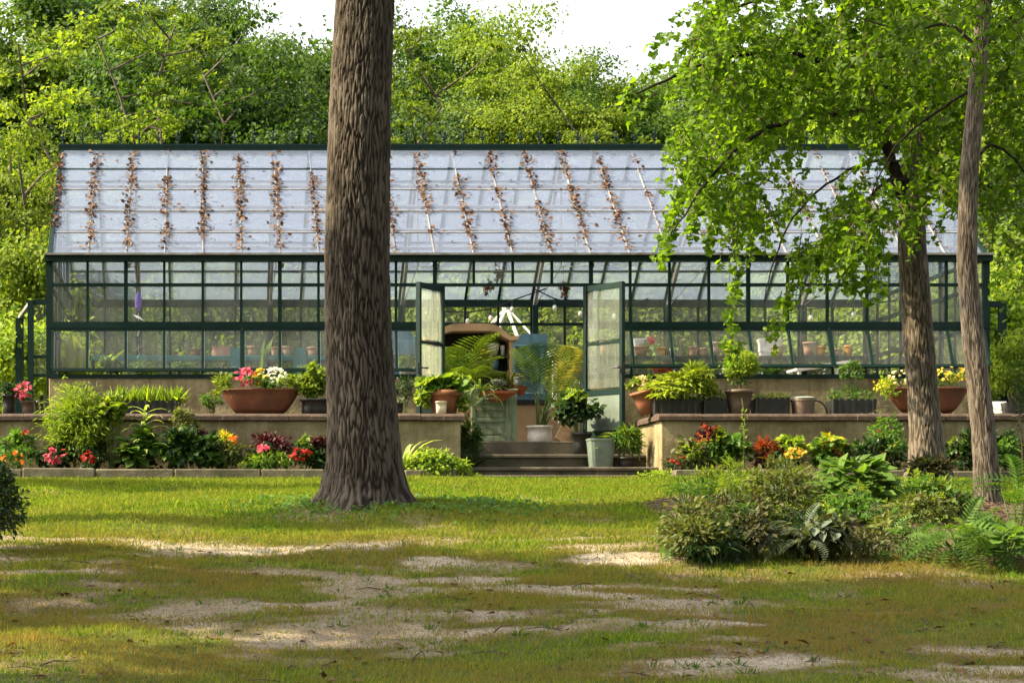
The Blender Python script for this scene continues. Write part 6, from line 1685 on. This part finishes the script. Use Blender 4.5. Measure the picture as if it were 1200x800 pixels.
plant('silvery leaved plant behind the broad hydrangea', (985,525,1045,550), -2.55, 'grey', .09, 200, 'broad', 'silver_plant', 'plant', ry=.2)
plant('bronze leaved filler against the right wall', (1000,508,1040,540), -2.35, 'bronze', .07, 260, 'oval', 'bronze_plant', 'plant', ry=.2, flowers=[('f_orange',5,.08,(1022,505,1032,514))])
plant('tall green salvia with yellow flecks beside the thick right trunk', (1018,478,1064,548), -2.5, 'mid', .07, 620, 'oval', 'salvia', 'plant', ry=.25, extra=[('yellow',50,.06,'oval',(1026,516,1050,545))], flowers=[('f_orange',4,.08,(1020,530,1028,538))])
plant('lime edged plant between the two right trunks', (1114,505,1140,545), -2.5, 'lime', .08, 220, 'oval', 'edged_plant', 'plant', extra=[('mid',260,.07,'oval',(1106,520,1146,552))])
plant('magenta coleus just left of the thin right trunk', (1126,524,1150,545), -2.6, 'f_pink', .08, 90, 'broad', 'magenta_coleus', 'plant')
plant('dark green shrubby plants at the right end of the bed', (1156,500,1196,555), -2.4, 'dark', .09, 420, 'broad', 'dark_perennial', 'plant', ry=.3, extra=[('mid',120,.09,'broad',(1160,505,1194,550))])
plant('narrow dark conifer at the right edge of the frame', (1186,395,1216,570), -2.9, 'dark', .06, 1300, 'slim', 'conifer', 'tree', zb=2.43, ry=.22, clumps=60, stem='twig')
plant('low green creepers at the foot of the right wall end', (742,548,800,566), -2.75, 'lime', .05, 420, 'oval', 'creeper', 'plant', zb=2.45, ry=.25, stem=None)

for k, (lb, bb, mt) in enumerate((
 ('olive filler leaves left of the nettle like plant', (790,512,836,556), 'olive'), ('dark filler leaves below the nettle like plant', (830,512,890,556), 'mid'), ('dark filler leaves below the flame celosia', (880,514,945,556), 'dark'),
 ('green filler leaves below the yellow coleus', (936,506,1004,556), 'mid'), ('dark filler leaves below the silvery plant', (990,508,1066,556), 'dark'), ('dark filler leaves between the right trunks', (1096,504,1160,556), 'dark'), ('dark filler leaves right of the thin trunk', (1152,502,1215,556), 'mid'))):
    plant(lb, bb, -2.5-.02*k, mt, .08, 420, 'broad', 'filler_plant', 'plant', ry=.22)
# ------------------------------------------------------------------ island bed on the right, mulched
def island():
    cx, cy = XP(1030, -10.6), -10.6
    k, r = 64, 14; vs = []; fs = []
    for j in range(r+1):
        for i in range(k):
            a = 2*math.pi*i/k; q = j/r*(1+.09*math.sin(3*a+1)+.05*math.sin(7*a))
            x, y = cx+math.cos(a)*q*2.2, cy+math.sin(a)*q*3.2
            vs.append((x, y, float(gz(x,y))+.09*(1-(j/r)**3)-.012+.02*float(vnoise(x*6,y*6,1.))*(1 if j < r else 0)))
    for j in range(r):
        for i in range(k): fs.append((j*k+i, (j+1)*k+i, (j+1)*k+(i+1) % k, j*k+(i+1) % k))
    mb = MB(); mb.add(vs, fs); tag(mb.build('mulch_bed', MT['mulch'], smooth=True), kind='structure')
    n = 9000; a = RNG.random(n)*2*np.pi; q = np.sqrt(RNG.random(n))*.97; x = cx+np.cos(a)*q*2.2; y = cy+np.sin(a)*q*3.2
    pos = np.stack([x,y,gz(x,y)+.09*(1-q**3)+.012],1); ax = rnd(n); ax[:,2] *= .3
    mb = leaves(MB(), pos, ax, rnd(n)*.7+np.array([0,0,1]), RNG.uniform(.03,.09,n), 'slim'); m = leafmat('mulch_chip', [(.05,.03,.02),(.11,.075,.05),(.18,.13,.09),(.08,.05,.035)], tr=.02, var=0)
    tag(mb.build('mulch_chips', m), 'brown bark chips covering the island bed', 'mulch', kind='stuff')
island()
def gp(px, py):
    q = GP(px, py); return q
def isl(label, box, foot, mat, size, n, t='oval', name='perennial', cat='plant', **kw):
    """foot: the lawn row (px) on which the plant stands"""
    Y = gp((box[0]+box[2])/2, foot).y; return plant(label, box, Y, mat, size, n, t, name, cat, **kw)
isl('large leaved green hydrangea dominating the island bed', (942,528,1052,602), 616, 'mid', .17, 60, 'broad', 'hydrangea', 'shrub', parts=240, ry=.5)
isl('dark leaved bush at the left end of the island bed', (772,578,852,655), 652, 'olive', .06, 1000, 'oval', 'sub_shrub', 'shrub', ry=.45, clumps=60, extra=[('bronze',520,.06,'oval',(770,580,850,652)),('dark',300,.08,'slim',(776,622,850,658))])
isl('bronze tinted spiraea behind the dark leaved bush', (842,572,912,644), 640, 'bronze', .06, 800, 'oval', 'spiraea', 'shrub', ry=.45, clumps=50, extra=[('mid',600,.06,'oval',(836,574,910,648))])
isl('wiry pale astilbe plumes in the middle of the island bed', (872,530,960,640), 640, 'olive', .06, 1300, 'oval', 'astilbe', 'plant', ry=.4, clumps=60, extra=[('lime',220,.06,'oval',(876,560,960,630)),('grey',150,.05,'slim',(880,530,950,590))])
isl('silvery fern fronds low at the front of the island bed', (880,600,985,655), 655, 'grey', .20, 60, 'fern', 'painted_fern', 'fern', ry=.3, parts=44)
isl('dark hellebore leaves along the front edge', (800,618,880,658), 660, 'dark', .13, 380, 'slim', 'hellebore', 'plant', ry=.25)
isl('dark shiny leaves right of the painted fern', (925,600,1000,655), 656, 'bronze', .10, 460, 'broad', 'heuchera', 'plant', ry=.3, extra=[('grey',80,.08,'broad',(930,600,995,640))])
isl('lime sprouts between hydrangea and astilbe', (944,588,990,622), 632, 'lime', .08, 260, 'broad', 'lime_sprout', 'plant')
isl('small upright japanese maple before the thick right trunk', (1068,530,1112,580), 596, 'bronze', .11, 130, 'palmate', 'japanese_maple', 'tree', ns=5, stem='twig', r0=.014)
isl('feathery green groundcover right of the hydrangea', (1030,556,1130,606), 612, 'mid', .07, 1300, 'oval', 'groundcover', 'plant', ry=.6, clumps=60, extra=[('lime',420,.07,'oval',(1036,552,1120,596))])
isl('yellowish low fern between hydrangea and right ferns', (1040,580,1110,620), 626, 'lime', .22, 70, 'fern', 'yellow_fern', 'fern', parts=50, ry=.4)
isl('dark mixed leaves left of the thin trunk base', (1092,572,1142,612), 612, 'bronze', .08, 620, 'oval', 'bronze_groundcover', 'plant', ry=.4)
isl('big green fern at the right front of the island bed', (1084,604,1170,655), 658, 'mid', .36, 60, 'fern', 'sword_fern', 'fern', parts=60, ry=.4)
isl('upright fern with tall fronds at the right edge', (1168,545,1215,650), 655, 'mid', .42, 60, 'fern', 'tall_fern', 'fern', parts=46, ry=.35)
isl('broad green leaves low at the right edge', (1150,612,1210,660), 664, 'mid', .10, 60, 'round', 'broad_leaf_plant', 'plant', parts=70, ry=.3)
isl('thin purple twiggy plant near the left bush', (820,575,870,640), 632, 'bronze', .05, 420, 'oval', 'twiggy_plant', 'plant', stem='twig', ns=14)
isl('green bamboo like grass at the far left of the island bed', (772,590,812,655), 648, 'mid', .11, 300, 'slim', 'bamboo_grass', 'grass', ry=.3)
isl('scattered small dark plants on the open mulch', (985,618,1060,650), 654, 'bronze', .06, 220, 'oval', 'seedling_patch', 'plant', ry=.3)
isl('low olive plants below the right ferns', (1010,600,1080,640), 640, 'olive', .07, 420, 'oval', 'low_perennial', 'plant', ry=.4)
# dark shrub cut by the left edge of the frame
Yd = gp(4, 648).y
plant('dark glossy shrub cut off by the left edge of the frame', (-50,530,27,646), Yd, 'dark', .06, 2300, 'oval', 'glossy_shrub', 'shrub', zb=float(gz(XP(-12,Yd),Yd)), ry=.5, clumps=80, shell=.3, stem='twig')
# clover and ivy around the foot of the big trunk
n = 2600; a = RNG.random(n)*2*np.pi; q = .42+RNG.gamma(2., .2, n); x = XP(440,-10)+np.cos(a)*q*1.5+.25; y = -10+np.sin(a)*q
mb = leaves(MB(), np.stack([x,y,gz(x,y)+.015+RNG.random(n)*.04],1), rnd(n), rnd(n)*.4+np.array([0,-.1,1]), RNG.uniform(.02,.045,n), 'round'); tag(mb.build('clover_patch', LM['mid']), 'low clover and moss round the foot of the big trunk', 'groundcover', kind='stuff')

for k, (lb, bb, ft, mt, tp) in enumerate((
 ('olive ground layer at the left front of the island bed', (776,600,860,660), 658, 'olive', 'oval'), ('bronze ground layer before the spiraea', (846,596,920,652), 654, 'bronze', 'oval'), ('dark ground layer below the astilbe', (906,590,980,640), 646, 'dark', 'slim'),
 ('green ground layer under the hydrangea', (960,572,1050,625), 628, 'mid', 'oval'), ('olive ground layer before the japanese maple', (1040,575,1120,625), 628, 'olive', 'oval'), ('green ground layer below the tall right fern', (1120,606,1205,650), 652, 'mid', 'oval'),
 ('light weeds behind the spiraea', (800,545,900,590), 600, 'lime', 'oval'), ('light weeds behind the astilbe', (870,540,960,590), 598, 'olive', 'slim'))):
    isl(lb, bb, ft, mt, .065, 900, tp, 'ground_layer', 'plant', ry=.4, clumps=46)

for lb, bb, ft, mt, tp, sz_, n_ in (
 ('wispy ferns at the left end of the island bed', (764,610,812,652), 650, 'mid', 'fern', .20, 34), ('wispy ferns before the dark hellebore', (812,622,872,654), 652, 'olive', 'fern', .20, 34), ('wispy green ferns before the painted fern', (880,622,950,654), 652, 'mid', 'fern', .20, 34),
 ('loose fern fronds in front of the mulch', (956,616,1030,654), 652, 'olive', 'fern', .21, 38), ('low fern fronds right of the open mulch', (1024,614,1096,654), 652, 'mid', 'fern', .21, 38), ('lime tipped fern fronds at the right front corner', (1090,616,1150,656), 654, 'lime', 'fern', .20, 34),
 ('thin stalky weeds above the spiraea', (836,536,880,590), 628, 'lime', 'slim', .08, 300), ('thin stalky weeds above the left bush', (786,552,836,600), 640, 'mid', 'slim', .08, 320), ('thin stalky weeds above the astilbe', (884,540,944,590), 624, 'lime', 'slim', .07, 320)):
    isl(lb, bb, ft, mt, sz_, n_, tp, 'wispy_plant', 'plant', ry=.4, up=.75, ns=10)
